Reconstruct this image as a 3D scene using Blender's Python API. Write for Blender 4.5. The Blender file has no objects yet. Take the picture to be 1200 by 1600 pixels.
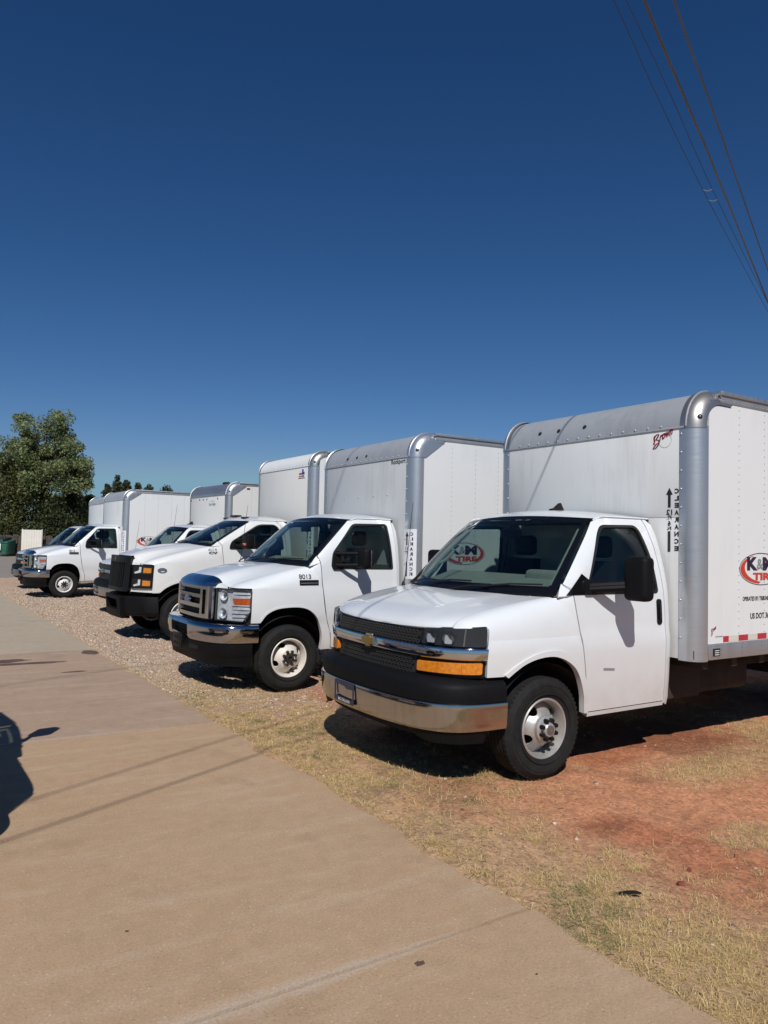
import bpy, bmesh, math, random
import numpy as np
from mathutils import Vector, Matrix, noise
from mathutils.geometry import delaunay_2d_cdt

R = math.radians
scene = bpy.context.scene
COL = scene.collection
random.seed(7)
rng = np.random.default_rng(7)

# ------------------------------------------------------------------ camera, sky, sun, exposure
cam_d = bpy.data.cameras.new("camera")
cam = bpy.data.objects.new("camera", cam_d)
COL.objects.link(cam)
cam_d.sensor_fit = 'VERTICAL'
cam_d.sensor_height = 24.0
cam_d.lens = 24.0 * 1168.4 / 1600.0
cam_d.clip_start = 0.05
cam_d.clip_end = 3000
cam.matrix_world = Matrix.Translation((0, 0, 1.701)) @ Matrix.Rotation(R(90 + 2.34), 4, 'X') @ Matrix.Rotation(R(1.26), 4, 'Z')
scene.camera = cam
scene.render.resolution_x, scene.render.resolution_y = 768, 1024

SUN_EL = R(45.0)
sun_dir = Vector((0.018, -1.0, 1.0)).normalized()          # towards the sun: straight behind the photographer
world = bpy.data.worlds.new("World")
scene.world = world
world.use_nodes = True
wn = world.node_tree.nodes
wn.clear()
sky = wn.new('ShaderNodeTexSky')
sky.sky_type = 'NISHITA'
sky.sun_disc = False
sky.sun_elevation = SUN_EL
sky.sun_rotation = math.atan2(sun_dir.x, sun_dir.y)
sky.altitude = 300
sky.air_density = 1.0
sky.dust_density = 0.0
sky.ozone_density = 10.0
bg = wn.new('ShaderNodeBackground')
bg.inputs['Strength'].default_value = 0.05
# the phone's rendering of a clear sky: each channel a little steeper than the physical one
sc_ = wn.new('ShaderNodeSeparateColor')
cc_ = wn.new('ShaderNodeCombineColor')
world.node_tree.links.new(sky.outputs[0], sc_.inputs[0])
for k, (gain, power, top) in enumerate(((.586, 1.54, 3.2), (.69, 1.22, 6.2), (.82, 1.105, 8.2))):
    lim = wn.new('ShaderNodeMath'); lim.operation = 'MINIMUM'; lim.inputs[1].default_value = top
    pw = wn.new('ShaderNodeMath'); pw.operation = 'POWER'; pw.inputs[1].default_value = power
    ml = wn.new('ShaderNodeMath'); ml.operation = 'MULTIPLY'; ml.inputs[1].default_value = gain
    world.node_tree.links.new(sc_.outputs[k], lim.inputs[0])
    world.node_tree.links.new(lim.outputs[0], pw.inputs[0])
    world.node_tree.links.new(pw.outputs[0], ml.inputs[0])
    world.node_tree.links.new(ml.outputs[0], cc_.inputs[k])
wo = wn.new('ShaderNodeOutputWorld')
world.node_tree.links.new(cc_.outputs[0], bg.inputs[0])
world.node_tree.links.new(bg.outputs[0], wo.inputs[0])

sl = bpy.data.lights.new("sun", 'SUN')
sl.energy = 3.4
sl.angle = R(0.53)
sl.color = (1.0, 0.972, 0.935)
sun = bpy.data.objects.new("sun", sl)
COL.objects.link(sun)
sun.rotation_euler = (-sun_dir).to_track_quat('-Z', 'Y').to_euler()

scene.view_settings.view_transform = 'Standard'
scene.view_settings.look = 'None'
scene.view_settings.gamma = 1.0
scene.view_settings.exposure = 0.20
scene.view_settings.use_curve_mapping = False
scene.cycles.max_bounces = 8
scene.cycles.diffuse_bounces = 1
scene.cycles.transparent_max_bounces = 16

# ------------------------------------------------------------------ materials
def new_mat(name):
    m = bpy.data.materials.new(name)
    m.use_nodes = True
    nt = m.node_tree
    return m, nt, nt.nodes['Principled BSDF']

def node(nt, kind, **kw):
    n = nt.nodes.new(kind)
    for k, v in kw.items():
        setattr(n, k, v)
    return n

def noise_tex(nt, scale, detail=4, rough=0.55, coord=None, kind='ShaderNodeTexNoise'):
    n = node(nt, kind)
    n.inputs['Scale'].default_value = scale
    if kind == 'ShaderNodeTexNoise':
        n.inputs['Detail'].default_value = detail
        n.inputs['Roughness'].default_value = rough
    if coord is not None:
        nt.links.new(coord, n.inputs['Vector'])
    return n

def ramp(nt, fac, stops):
    r = node(nt, 'ShaderNodeValToRGB')
    e = r.color_ramp.elements
    while len(e) > 1:
        e.remove(e[-1])
    e[0].position, e[0].color = stops[0][0], (*stops[0][1], 1)
    for p, c in stops[1:]:
        x = e.new(p)
        x.color = (*c, 1)
    nt.links.new(fac, r.inputs[0])
    return r

def g3(x):
    return (x, x, x)

def mixc(nt, fac, a, b, mode='MIX'):
    m = node(nt, 'ShaderNodeMix', data_type='RGBA', blend_type=mode)
    for sock, val in ((m.inputs[0], fac), (m.inputs[6], a), (m.inputs[7], b)):
        if isinstance(val, (int, float)):
            sock.default_value = val
        elif isinstance(val, tuple):
            sock.default_value = (*val, 1)
        else:
            nt.links.new(val, sock)
    return m.outputs[2]

def bump(nt, height, strength, dist, bsdf):
    b = node(nt, 'ShaderNodeBump')
    b.inputs['Strength'].default_value = strength
    b.inputs['Distance'].default_value = dist
    nt.links.new(height, b.inputs['Height'])
    nt.links.new(b.outputs[0], bsdf.inputs['Normal'])
    return b

def simple(name, col, rough=0.5, metal=0.0, coat=0.0, var=0.0, vscale=8.0, bmp=0.0, spec=0.5):
    m, nt, b = new_mat(name)
    b.inputs['Roughness'].default_value = rough
    b.inputs['Metallic'].default_value = metal
    b.inputs['Coat Weight'].default_value = coat
    b.inputs['Specular IOR Level'].default_value = spec
    b.inputs['Base Color'].default_value = (*col, 1)
    if var or bmp:
        tc = node(nt, 'ShaderNodeTexCoord')
        n = noise_tex(nt, vscale, 5, 0.6, tc.outputs['Object'])
        lo = tuple(c * (1 - var) for c in col)
        hi = tuple(min(1, c * (1 + var)) for c in col)
        r = ramp(nt, n.outputs[0], [(0.3, lo), (0.7, hi)])
        nt.links.new(r.outputs[0], b.inputs['Base Color'])
        if bmp:
            bump(nt, n.outputs[0], bmp, 0.01, b)
    return m

def paint_mat(name, col, dust=(0.42, 0.33, 0.25), dust_amt=0.85):
    """gloss paint with road film: dust lies on the lower body and in soft blotches"""
    m, nt, b = new_mat(name)
    b.inputs['Roughness'].default_value = 0.28
    b.inputs['Coat Weight'].default_value = 0.75
    b.inputs['Coat Roughness'].default_value = 0.04
    tc = node(nt, 'ShaderNodeTexCoord')
    sep = node(nt, 'ShaderNodeSeparateXYZ')
    nt.links.new(tc.outputs['Object'], sep.inputs[0])
    n = noise_tex(nt, 5.0, 6, 0.65, tc.outputs['Object'])
    mr = node(nt, 'ShaderNodeMapRange')
    mr.inputs['From Min'].default_value = 1.05
    mr.inputs['From Max'].default_value = 0.36
    nt.links.new(sep.outputs[2], mr.inputs['Value'])
    mu = node(nt, 'ShaderNodeMath', operation='MULTIPLY')
    nt.links.new(mr.outputs[0], mu.inputs[0])
    nt.links.new(n.outputs[0], mu.inputs[1])
    mu2 = node(nt, 'ShaderNodeMath', operation='MULTIPLY')
    nt.links.new(mu.outputs[0], mu2.inputs[0])
    mu2.inputs[1].default_value = dust_amt
    base = ramp(nt, n.outputs[0], [(0.35, tuple(c * 0.96 for c in col)), (0.7, col)])
    nt.links.new(mixc(nt, mu2.outputs[0], base.outputs[0], dust), b.inputs['Base Color'])
    rr = ramp(nt, mu2.outputs[0], [(0.0, g3(0.28)), (0.5, g3(0.7))])
    nt.links.new(rr.outputs[0], b.inputs['Roughness'])
    return m

def panel_mat(name, col, rough, streak=0.06, metal=0.0, aniso=False):
    """sheet panel with faint vertical rain streaks and blotches"""
    m, nt, b = new_mat(name)
    tc = node(nt, 'ShaderNodeTexCoord')
    mp = node(nt, 'ShaderNodeMapping')
    mp.inputs['Scale'].default_value = (9, 9, 0.6) if not aniso else (3, 3, 90)
    nt.links.new(tc.outputs['Object'], mp.inputs[0])
    n1 = noise_tex(nt, 1.6, 6, 0.7, mp.outputs[0])
    n2 = noise_tex(nt, 1.3, 4, 0.6, tc.outputs['Object'])
    ad = node(nt, 'ShaderNodeMath', operation='ADD')
    nt.links.new(n1.outputs[0], ad.inputs[0])
    nt.links.new(n2.outputs[0], ad.inputs[1])
    r = ramp(nt, ad.outputs[0], [(0.7, tuple(c * (1 - streak * 1.6) for c in col)), (1.15, col)])
    nt.links.new(r.outputs[0], b.inputs['Base Color'])
    b.inputs['Metallic'].default_value = metal
    wv = noise_tex(nt, 2.2, 2, .4, tc.outputs['Object'])
    bump(nt, wv.outputs[0], .12, .03, b)
    r2 = ramp(nt, n1.outputs[0], [(0.3, g3(rough * 0.85)), (0.7, g3(min(1, rough * 1.2)))])
    nt.links.new(r2.outputs[0], b.inputs['Roughness'])
    return m

def glass_mat(name, tint, spec_rough=0.0):
    m = bpy.data.materials.new(name)
    m.use_nodes = True
    nt = m.node_tree
    nt.nodes.clear()
    out = node(nt, 'ShaderNodeOutputMaterial')
    tr = node(nt, 'ShaderNodeBsdfTransparent')
    tr.inputs[0].default_value = (*tint, 1)
    gl = node(nt, 'ShaderNodeBsdfGlossy')
    gl.inputs['Roughness'].default_value = spec_rough
    fr = node(nt, 'ShaderNodeFresnel')
    ge = node(nt, 'ShaderNodeNewGeometry')           # a thin sheet reflects the same from both faces
    mr = node(nt, 'ShaderNodeMapRange')
    mr.inputs['To Min'].default_value = 1.5
    mr.inputs['To Max'].default_value = 1 / 1.5
    nt.links.new(ge.outputs['Backfacing'], mr.inputs['Value'])
    nt.links.new(mr.outputs[0], fr.inputs[0])
    mx = node(nt, 'ShaderNodeMixShader')
    nt.links.new(fr.outputs[0], mx.inputs[0])
    nt.links.new(tr.outputs[0], mx.inputs[1])
    nt.links.new(gl.outputs[0], mx.inputs[2])
    nt.links.new(mx.outputs[0], out.inputs[0])
    return m

MT = {}
MT['paint'] = paint_mat('white_paint', (0.765, 0.79, 0.80))
MT['paint_warm'] = paint_mat('warm_white_paint', (0.775, 0.775, 0.755))
MT['black'] = simple('black_plastic', (0.007, 0.007, 0.008), 0.45, var=0.15, vscale=30, spec=.25)
MT['black_tex'] = simple('grained_black_plastic', (0.006, 0.006, 0.007), 0.6, var=0.25, vscale=60, bmp=0.15, spec=.15)
MT['void'] = simple('underbody_black', (0.008, 0.008, 0.008), 0.9)
MT['under'] = simple('rusty_frame', (0.035, 0.024, 0.020), 0.85, var=0.4, vscale=6)
MT['chrome'] = simple('chrome', (0.62, 0.62, 0.64), 0.08, 1.0)
MT['chrome_grey'] = simple('greyed_chrome', (0.46, 0.46, 0.48), 0.10, 1.0)
MT['chrome_dusty'] = panel_mat('dusty_chrome', (0.46, 0.45, 0.44), 0.13, 0.12, 1.0)
MT['glass'] = glass_mat('windshield_glass', (0.52, 0.62, 0.59))
MT['glass_side'] = glass_mat('side_glass', (0.42, 0.50, 0.49))
MT['frit'] = simple('black_glass_border', (0.006, 0.006, 0.007), 0.12, coat=0.3)
MT['rubber'] = simple('rubber', (0.014, 0.0135, 0.013), 0.85, var=0.35, vscale=14, spec=.3)
MT['seal'] = simple('rubber_seal', (0.012, 0.012, 0.012), 0.6)
MT['grille'] = simple('grey_black_grille', (0.028, 0.028, 0.028), 0.4)
MT['rim_silver'] = simple('silver_wheel_paint', (0.52, 0.50, 0.47), 0.38, 0.55, var=0.1, vscale=12)
MT['rim_cream'] = simple('cream_wheel_paint', (0.72, 0.66, 0.58), 0.45, var=0.10, vscale=9)
MT['rim_white'] = simple('white_wheel_paint', (0.76, 0.75, 0.72), 0.4, var=0.06, vscale=9)
MT['rust'] = simple('rusty_steel', (0.30, 0.21, 0.15), 0.6, 0.4, var=0.35, vscale=25)
MT['dark_steel'] = simple('dark_steel', (0.06, 0.055, 0.05), 0.5, 0.6, var=0.2, vscale=20)
MT['alu'] = panel_mat('brushed_aluminium', (0.58, 0.60, 0.63), 0.36, 0.06, 0.8, aniso=True)
MT['nose'] = panel_mat('grey_nose_sheet', (0.45, 0.47, 0.49), 0.45, 0.08, 0.3)
MT['alu_dull'] = panel_mat('dull_aluminium', (0.50, 0.51, 0.53), 0.46, 0.08, 0.9)
MT['alu_cast'] = simple('cast_aluminium', (0.48, 0.46, 0.43), 0.42, 0.9, var=0.08, vscale=7)
MT['alu_bright'] = simple('bright_rivet', (0.52, 0.52, 0.52), 0.4, 0.6)
MT['rivet'] = simple('rivet_grey', (0.27, 0.27, 0.28), 0.4, 0.5)
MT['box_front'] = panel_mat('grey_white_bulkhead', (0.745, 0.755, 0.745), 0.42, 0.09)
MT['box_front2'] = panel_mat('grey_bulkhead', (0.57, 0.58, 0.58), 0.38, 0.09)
MT['box_side'] = panel_mat('white_side_panel', (0.79, 0.80, 0.79), 0.35, 0.03)
MT['box_cream'] = panel_mat('cream_panel', (0.76, 0.75, 0.71), 0.4, 0.03)
MT['rail'] = panel_mat('grey_rail', (0.42, 0.42, 0.43), 0.5, 0.06, 0.7)
MT['glint_tone'] = simple('pale_lamp_glint', (0.85, 0.85, 0.85), 0.2, 0.4, spec=1.0)  # pale tone for the painted glints in the headlight bowls
MT['lamp_mid'] = simple('grey_lamp_reflector', (0.20, 0.205, 0.215), 0.18, 0.3, var=.3, vscale=30, spec=1.0)
MT['lamp_base'] = simple('silver_lamp_body', (0.62, 0.63, 0.64), 0.22, 0.0, var=.30, vscale=13, spec=1.0)
MT['lamp_dark'] = simple('smoked_lamp_housing', (0.045, 0.05, 0.058), 0.15, 0.1)
MT['lens'] = glass_mat('clear_lamp_lens', (0.86, 0.88, 0.90))
MT['lens_smoke'] = glass_mat('smoked_lamp_lens', (0.74, 0.77, 0.81))
MT['amber'] = simple('amber_lens', (0.62, 0.20, 0.015), 0.18, coat=0.6, var=0.25, vscale=40)
MT['orange'] = simple('orange_lens', (0.55, 0.10, 0.02), 0.18, coat=0.6, var=0.2, vscale=40)
MT['gold'] = simple('gold_emblem', (0.42, 0.31, 0.11), 0.3, 0.8, var=0.15, vscale=60)
MT['blue_badge'] = simple('blue_badge', (0.03, 0.06, 0.18), 0.25, 0.2, coat=0.5)
MT['grey_badge'] = simple('grey_badge', (0.16, 0.18, 0.21), 0.35, 0.5)
MT['interior'] = simple('grey_interior', (0.12, 0.12, 0.115), 0.8, var=0.15, vscale=9)
MT['interior_lt'] = simple('light_grey_dash', (0.34, 0.35, 0.32), 0.7, var=0.1, vscale=9)
MT['seat'] = simple('dark_seat_vinyl', (0.035, 0.036, 0.04), 0.6, var=0.2, vscale=12)
MT['print_black'] = simple('black_print', (0.015, 0.015, 0.016), 0.5)
MT['print_purple'] = simple('purple_print', (0.030, 0.012, 0.040), 0.45)
MT['print_red'] = simple('red_print', (0.60, 0.055, 0.025), 0.45)
MT['print_white'] = simple('white_print', (0.80, 0.80, 0.80), 0.45)
MT['print_maroon'] = simple('maroon_print', (0.22, 0.010, 0.025), 0.45)
MT['print_teal'] = simple('teal_print', (0.05, 0.22, 0.25), 0.45)
MT['print_blue'] = simple('blue_print', (0.03, 0.06, 0.28), 0.45)
MT['print_grey'] = simple('grey_print', (0.25, 0.26, 0.27), 0.45)
MT['sticker'] = simple('white_sticker', (0.78, 0.79, 0.82), 0.4)
MT['tape_red'] = simple('red_reflective_tape', (0.48, 0.03, 0.05), 0.3, var=0.15, vscale=90)
MT['tape_white'] = simple('pale_reflective_tape', (0.66, 0.65, 0.56), 0.3, var=0.15, vscale=90)
MT['navy'] = simple('navy_plate_frame', (0.02, 0.025, 0.06), 0.3)

# ------------------------------------------------------------------ mesh helpers
class M:
    """collects geometry for ONE mesh object"""
    def __init__(self):
        self.v, self.f, self.mi = [], [], []

    def add(self, vf, mi=0):
        v, f = vf
        o = len(self.v)
        self.v += [tuple(p) for p in v]
        self.f += [tuple(i + o for i in q) for q in f]
        self.mi += [mi] * len(f)
        return self

    def build(self, name, mats, parent=None, smooth=35, loc=None):
        me = bpy.data.meshes.new(name)
        me.from_pydata(self.v, [], self.f)
        if not isinstance(mats, (list, tuple)):
            mats = [mats]
        for m in mats:
            me.materials.append(MT[m] if isinstance(m, str) else m)
        if len(mats) > 1:
            me.polygons.foreach_set('material_index', self.mi)
        if smooth:
            me.polygons.foreach_set('use_smooth', [True] * len(me.polygons))
            me.set_sharp_from_angle(angle=R(smooth))
        me.update()
        o = bpy.data.objects.new(name, me)
        COL.objects.link(o)
        if parent is not None:
            o.parent = parent
        if loc is not None:
            o.location = loc
        return o

def part(name, vf, mat, parent=None, smooth=35, loc=None):
    return M().add(vf).build(name, mat, parent, smooth, loc)

def empty(name, loc=(0, 0, 0), rz=0.0, parent=None):
    o = bpy.data.objects.new(name, None)
    o.empty_display_size = 0.2
    COL.objects.link(o)
    o.location = loc
    o.rotation_euler = (0, 0, rz)
    o.parent = parent
    return o

def tag(o, label, cat, group=None, kind=None):
    o['label'] = label
    if cat:
        o['category'] = cat
    if group:
        o['group'] = group
    if kind:
        o['kind'] = kind
    return o

def copy_tree(o, parent=None):
    c = o.copy()
    COL.objects.link(c)
    c.parent = parent
    for ch in list(o.children):
        copy_tree(ch, c)
    return c

def curve_fn(pts):
    """smooth interpolation y(x) through points (Hermite, limited slopes)"""
    pts = sorted(pts)
    x = np.array([p[0] for p in pts], float)
    y = np.array([p[1] for p in pts], float)
    h = np.diff(x)
    d = np.diff(y) / h
    m = np.zeros(len(x))
    m[0], m[-1] = d[0], d[-1]
    for i in range(1, len(x) - 1):
        if d[i - 1] * d[i] > 0:
            w1, w2 = 2 * h[i] + h[i - 1], h[i] + 2 * h[i - 1]
            m[i] = (w1 + w2) / (w1 / d[i - 1] + w2 / d[i])
    def f(q):
        q = min(max(q, x[0]), x[-1])
        i = min(max(int(np.searchsorted(x, q) - 1), 0), len(h) - 1)
        t = (q - x[i]) / h[i]
        return float((1 + 2 * t) * (1 - t) ** 2 * y[i] + t * (1 - t) ** 2 * h[i] * m[i]
                     + t * t * (3 - 2 * t) * y[i + 1] + t * t * (t - 1) * h[i] * m[i + 1])
    return f

def smooth_line(pts, n=6, closed=False):
    """Catmull-Rom through 2-D or 3-D points"""
    P = [np.array(p, float) for p in pts]
    out = []
    N = len(P)
    for i in range(N if closed else N - 1):
        a = P[(i - 1) % N] if closed or i > 0 else 2 * P[0] - P[1]
        b, c = P[i], P[(i + 1) % N]
        d = P[(i + 2) % N] if closed or i + 2 < N else 2 * P[-1] - P[-2]
        for k in range(n):
            t = k / n
            out.append(0.5 * ((2 * b) + (-a + c) * t + (2 * a - 5 * b + 4 * c - d) * t * t + (-a + 3 * b - 3 * c + d) * t ** 3))
    if not closed:
        out.append(P[-1])
    return [tuple(map(float, p)) for p in out]

def round_poly(poly, rads, n=5):
    """round the corners of a polygon; rads: one radius or one per corner"""
    N = len(poly)
    if not isinstance(rads, (list, tuple)):
        rads = [rads] * N
    out = []
    for i in range(N):
        p = Vector(poly[i]); a = Vector(poly[i - 1]); b = Vector(poly[(i + 1) % N])
        r = rads[i]
        if r <= 0:
            out.append(tuple(p)); continue
        la, lb = (a - p).length, (b - p).length
        r = min(r, la * 0.49, lb * 0.49)
        A, B = p + (a - p).normalized() * r, p + (b - p).normalized() * r
        for k in range(n + 1):
            t = k / n
            out.append(tuple(A * (1 - t) ** 2 + p * 2 * t * (1 - t) + B * t * t))
    return out

def inside(pts, poly):
    x, y = pts[:, 0], pts[:, 1]
    r = np.zeros(len(pts), bool)
    n = len(poly)
    j = n - 1
    for i in range(n):
        xi, yi = poly[i]; xj, yj = poly[j]
        if yi != yj:
            c = ((yi > y) != (yj > y)) & (x < (xj - xi) * (y - yi) / (yj - yi) + xi)
            r ^= c
        j = i
    return r

def densify(poly, res):
    out = []
    for i in range(len(poly)):
        a, b = np.array(poly[i]), np.array(poly[(i + 1) % len(poly)])
        L = np.hypot(*(b - a))
        if L < 1e-6:
            continue
        k = max(1, int(round(L / res)))
        for t in range(k):
            out.append(tuple(a + (b - a) * t / k))
    return out

def tri2d(poly, holes, res, fill=True):
    loops = [densify(poly, res)] + [densify(h, res) for h in holes]
    pts, edges = [], []
    for l in loops:
        o = len(pts)
        pts += l
        edges += [(o + i, o + (i + 1) % len(l)) for i in range(len(l))]
    if fill:
        B = np.array(pts)
        lo, hi = B.min(0), B.max(0)
        gx, gy = np.meshgrid(np.arange(lo[0] + res / 2, hi[0], res), np.arange(lo[1] + res / 2, hi[1], res))
        G = np.column_stack([gx.ravel(), gy.ravel()])
        if len(G):
            k = inside(G, loops[0])
            for h in loops[1:]:
                k &= ~inside(G, h)
            G = G[k]
            if len(G):
                d = np.min((G[:, None, 0] - B[None, :, 0]) ** 2 + (G[:, None, 1] - B[None, :, 1]) ** 2, axis=1)
                G = G[d > (0.45 * res) ** 2]
                pts += [tuple(q) for q in G]
    v, e, f, *_ = delaunay_2d_cdt([Vector(p) for p in pts], edges, [], 0, 1e-7)
    V = np.array([(p.x, p.y) for p in v])
    F = [tuple(t) for t in f]
    C = np.array([V[list(t)].mean(0) for t in F])
    k = inside(C, loops[0])
    for h in loops[1:]:
        k &= ~inside(C, h)
    return V, [t for t, q in zip(F, k) if q]

def panel(poly, fm, res=0.08, thick=0.02, holes=(), out=(0, 1, 0), fill=True):
    """a trimmed sheet: 2-D outline with holes, bent by fm(a, b) -> point, with a returned edge of depth thick"""
    V, F = tri2d(poly, list(holes), res, fill)
    P = [np.array(fm(a, b), float) for a, b in V]
    used = sorted({i for t in F for i in t})
    re = {o: n for n, o in enumerate(used)}
    P = [P[i] for i in used]
    F = [tuple(re[i] for i in t) for t in F]
    out = np.array(out, float)
    N = np.zeros((len(P), 3))
    tot = np.zeros(3)
    for t in F:
        n = np.cross(P[t[1]] - P[t[0]], P[t[2]] - P[t[0]])
        tot += n
        for i in t:
            N[i] += n
    if tot @ out < 0:
        F = [t[::-1] for t in F]
        N = -N
    if thick:
        N /= np.maximum(np.linalg.norm(N, axis=1), 1e-12)[:, None]
        cnt = {}
        for t in F:
            for i in range(3):
                a, b = t[i], t[(i + 1) % 3]
                cnt[(a, b)] = cnt.get((a, b), 0) + 1
        be = [e for e in cnt if (e[1], e[0]) not in cnt]
        mp = {}
        for a, b in be:
            for i in (a, b):
                if i not in mp:
                    mp[i] = len(P)
                    P.append(P[i] - N[i] * thick)
        F += [(b, a, mp[a], mp[b]) for a, b in be]
    return P, F

def grid(rows, flip=False, closed=False):
    n, m = len(rows), len(rows[0])
    v = [p for r in rows for p in r]
    f = []
    for i in range(n - 1):
        for j in range(m if closed else m - 1):
            j2 = (j + 1) % m
            q = (i * m + j, i * m + j2, (i + 1) * m + j2, (i + 1) * m + j)
            f.append(q[::-1] if flip else q)
    return v, f

def mirror(vf):
    v, f = vf
    return [(p[0], -p[1], p[2]) for p in v], [q[::-1] for q in f]

def side(vf, s):
    return vf if s > 0 else mirror(vf)

def move(vf, d):
    return [(p[0] + d[0], p[1] + d[1], p[2] + d[2]) for p in vf[0]], vf[1]

def lathe(prof, n=48, axis='y'):
    """prof: (radius, along-axis)"""
    rows = []
    for r, a in prof:
        row = []
        for k in range(n):
            t = 2 * math.pi * k / n
            if axis == 'y':
                row.append((r * math.cos(t), a, r * math.sin(t)))
            elif axis == 'z':
                row.append((r * math.cos(t), r * math.sin(t), a))
            else:
                row.append((a, r * math.cos(t), r * math.sin(t)))
        rows.append(row)
    return grid(rows, flip=(axis == 'z'), closed=True)

def rbox(lo, hi, r=0.01, seg=2):
    bm = bmesh.new()
    bmesh.ops.create_cube(bm, size=1)
    c = [(a + b) / 2 for a, b in zip(lo, hi)]
    s = [b - a for a, b in zip(lo, hi)]
    for v in bm.verts:
        v.co = Vector((v.co.x * s[0] + c[0], v.co.y * s[1] + c[1], v.co.z * s[2] + c[2]))
    if r > 0:
        bmesh.ops.bevel(bm, geom=bm.edges[:], offset=min(r, min(s) * 0.45), segments=seg, affect='EDGES', profile=0.5)
    bm.verts.ensure_lookup_table()
    bm.verts.index_update()
    out = [tuple(v.co) for v in bm.verts], [tuple(v.index for v in f.verts) for f in bm.faces]
    bm.free()
    return out

def hexa(bottom, top):
    """8-corner block: two quads given in the same order"""
    v = list(bottom) + list(top)
    f = [(3, 2, 1, 0), (4, 5, 6, 7)] + [(i, (i + 1) % 4, 4 + (i + 1) % 4, 4 + i) for i in range(4)]
    return v, f

def tube(pts, r, n=8, cap=True):
    P = [Vector(p) for p in pts]
    rows = []
    up = Vector((0, 0, 1))
    for i, p in enumerate(P):
        d = (P[min(i + 1, len(P) - 1)] - P[max(i - 1, 0)]).normalized()
        a = d.cross(up)
        if a.length < 1e-3:
            a = d.cross(Vector((1, 0, 0)))
        a.normalize()
        b = d.cross(a)
        rr = r[i] if isinstance(r, (list, tuple)) else r
        rows.append([tuple(p + (a * math.cos(2 * math.pi * k / n) + b * math.sin(2 * math.pi * k / n)) * rr) for k in range(n)])
    v, f = grid(rows, closed=True)
    if cap:
        f = f + [tuple(range(n - 1, -1, -1)), tuple(len(v) - n + k for k in range(n))]
    return v, f

_txt = {}
def text2d(body, bold=0.0, shear=0.0):
    """lettering as flat triangles, scaled to a unit-height box; returns verts(2-D), faces, width/height"""
    key = (body, bold, shear)
    if key not in _txt:
        cu = bpy.data.curves.new('lettering', 'FONT')
        cu.body = body
        cu.offset = bold
        cu.shear = shear
        cu.resolution_u = 3
        ob = bpy.data.objects.new('lettering', cu)
        me = bpy.data.meshes.new_from_object(ob)
        V = np.array([v.co[:2] for v in me.vertices])
        F = [tuple(p.vertices) for p in me.polygons]
        bpy.data.objects.remove(ob); bpy.data.meshes.remove(me); bpy.data.curves.remove(cu)
        lo, hi = V.min(0), V.max(0)
        V = (V - lo) / (hi - lo)
        _txt[key] = (V, F, (hi[0] - lo[0]) / (hi[1] - lo[1]))
    return _txt[key]

def lettering(body, org, ex, ey, w, h, bold=0.0, shear=0.0):
    """letters filling the box org + [0,w]*ex + [0,h]*ey"""
    V, F, _ = text2d(body, bold, shear)
    org, ex, ey = np.array(org, float), np.array(ex, float), np.array(ey, float)
    P = [tuple(org + ex * (x * w) + ey * (y * h)) for x, y in V]
    n = np.cross(ex, ey)
    if n @ np.cross(np.array(P[F[0][1]]) - P[F[0][0]], np.array(P[F[0][2]]) - P[F[0][0]]) < 0:
        F = [f[::-1] for f in F]
    return P, F

def flat(poly, org, ex, ey, holes=(), thick=0.0):
    """flat print: polygon in the plane org + a*ex + b*ey"""
    org, ex, ey = np.array(org, float), np.array(ex, float), np.array(ey, float)
    return panel(poly, lambda a, b: org + ex * a + ey * b, 10.0, thick, holes, np.cross(ex, ey), fill=False)

def ellipse(cx, cy, rx, ry, n=40, a0=0, a1=360):
    return [(cx + rx * math.cos(R(a0 + (a1 - a0) * k / n)), cy + ry * math.sin(R(a0 + (a1 - a0) * k / n))) for k in range(n if a1 - a0 == 360 else n + 1)]
# ------------------------------------------------------------------ truck fronts: a plan curve that wraps from the middle of the nose to the side
class Front:
    def __init__(self, half, lean=0.0, w0=0.9):
        """half: (u, v) points from the middle (v = 0) to the side"""
        pts = smooth_line([(half[1][0], -half[1][1])] + list(half), 10)[10:]
        L = [(u, -v) for u, v in pts[::-1]] + pts[1:]
        A = np.array(L)
        s = np.concatenate([[0], np.cumsum(np.hypot(*np.diff(A, axis=0).T))])
        self.s = s - s[-1] / 2
        self.A, self.lean, self.w0, self.S = A, lean, w0, s[-1] / 2

    def P(self, s, w, d=0.0):
        e = 0.01
        q = lambda x: np.array([np.interp(x, self.s, self.A[:, 0]), np.interp(x, self.s, self.A[:, 1])])
        t = q(s + e) - q(s - e)
        t /= max(np.hypot(*t), 1e-9)
        p = q(s) + np.array([t[1], -t[0]]) * d
        return (p[0] + self.lean * (w - self.w0), p[1], w)

    def N(self, s):
        a, b = np.array(self.P(s, self.w0)), np.array(self.P(s, self.w0, 1.0))
        return b - a

    def sv(self, v):
        k = len(self.s) // 2
        return math.copysign(float(np.interp(abs(v), self.A[k:, 1], self.s[k:])), v)

    def su(self, u):
        k = len(self.s) // 2
        return float(np.interp(-u, -self.A[k:, 0], self.s[k:]))

def frpanel(fr, poly, d, thick=0.01, res=0.05, holes=()):
    c = np.mean([p[0] for p in poly])
    return panel(poly, lambda s, w: fr.P(s, w, d), res, thick, holes, fr.N(c))

def sweep(fr, ss, section, cap=True):
    """closed section of (d, w) points carried along the front curve; section may be a function of s"""
    rows = []
    for s in ss:
        sec = section(s) if callable(section) else section
        rows.append([fr.P(s, w, d) for d, w in sec])
    v, f = grid(rows, closed=True)
    n = len(rows[0])
    if cap:
        f = f + [tuple(range(n)), tuple(len(v) - 1 - k for k in range(n))]
    return v, f

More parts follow.
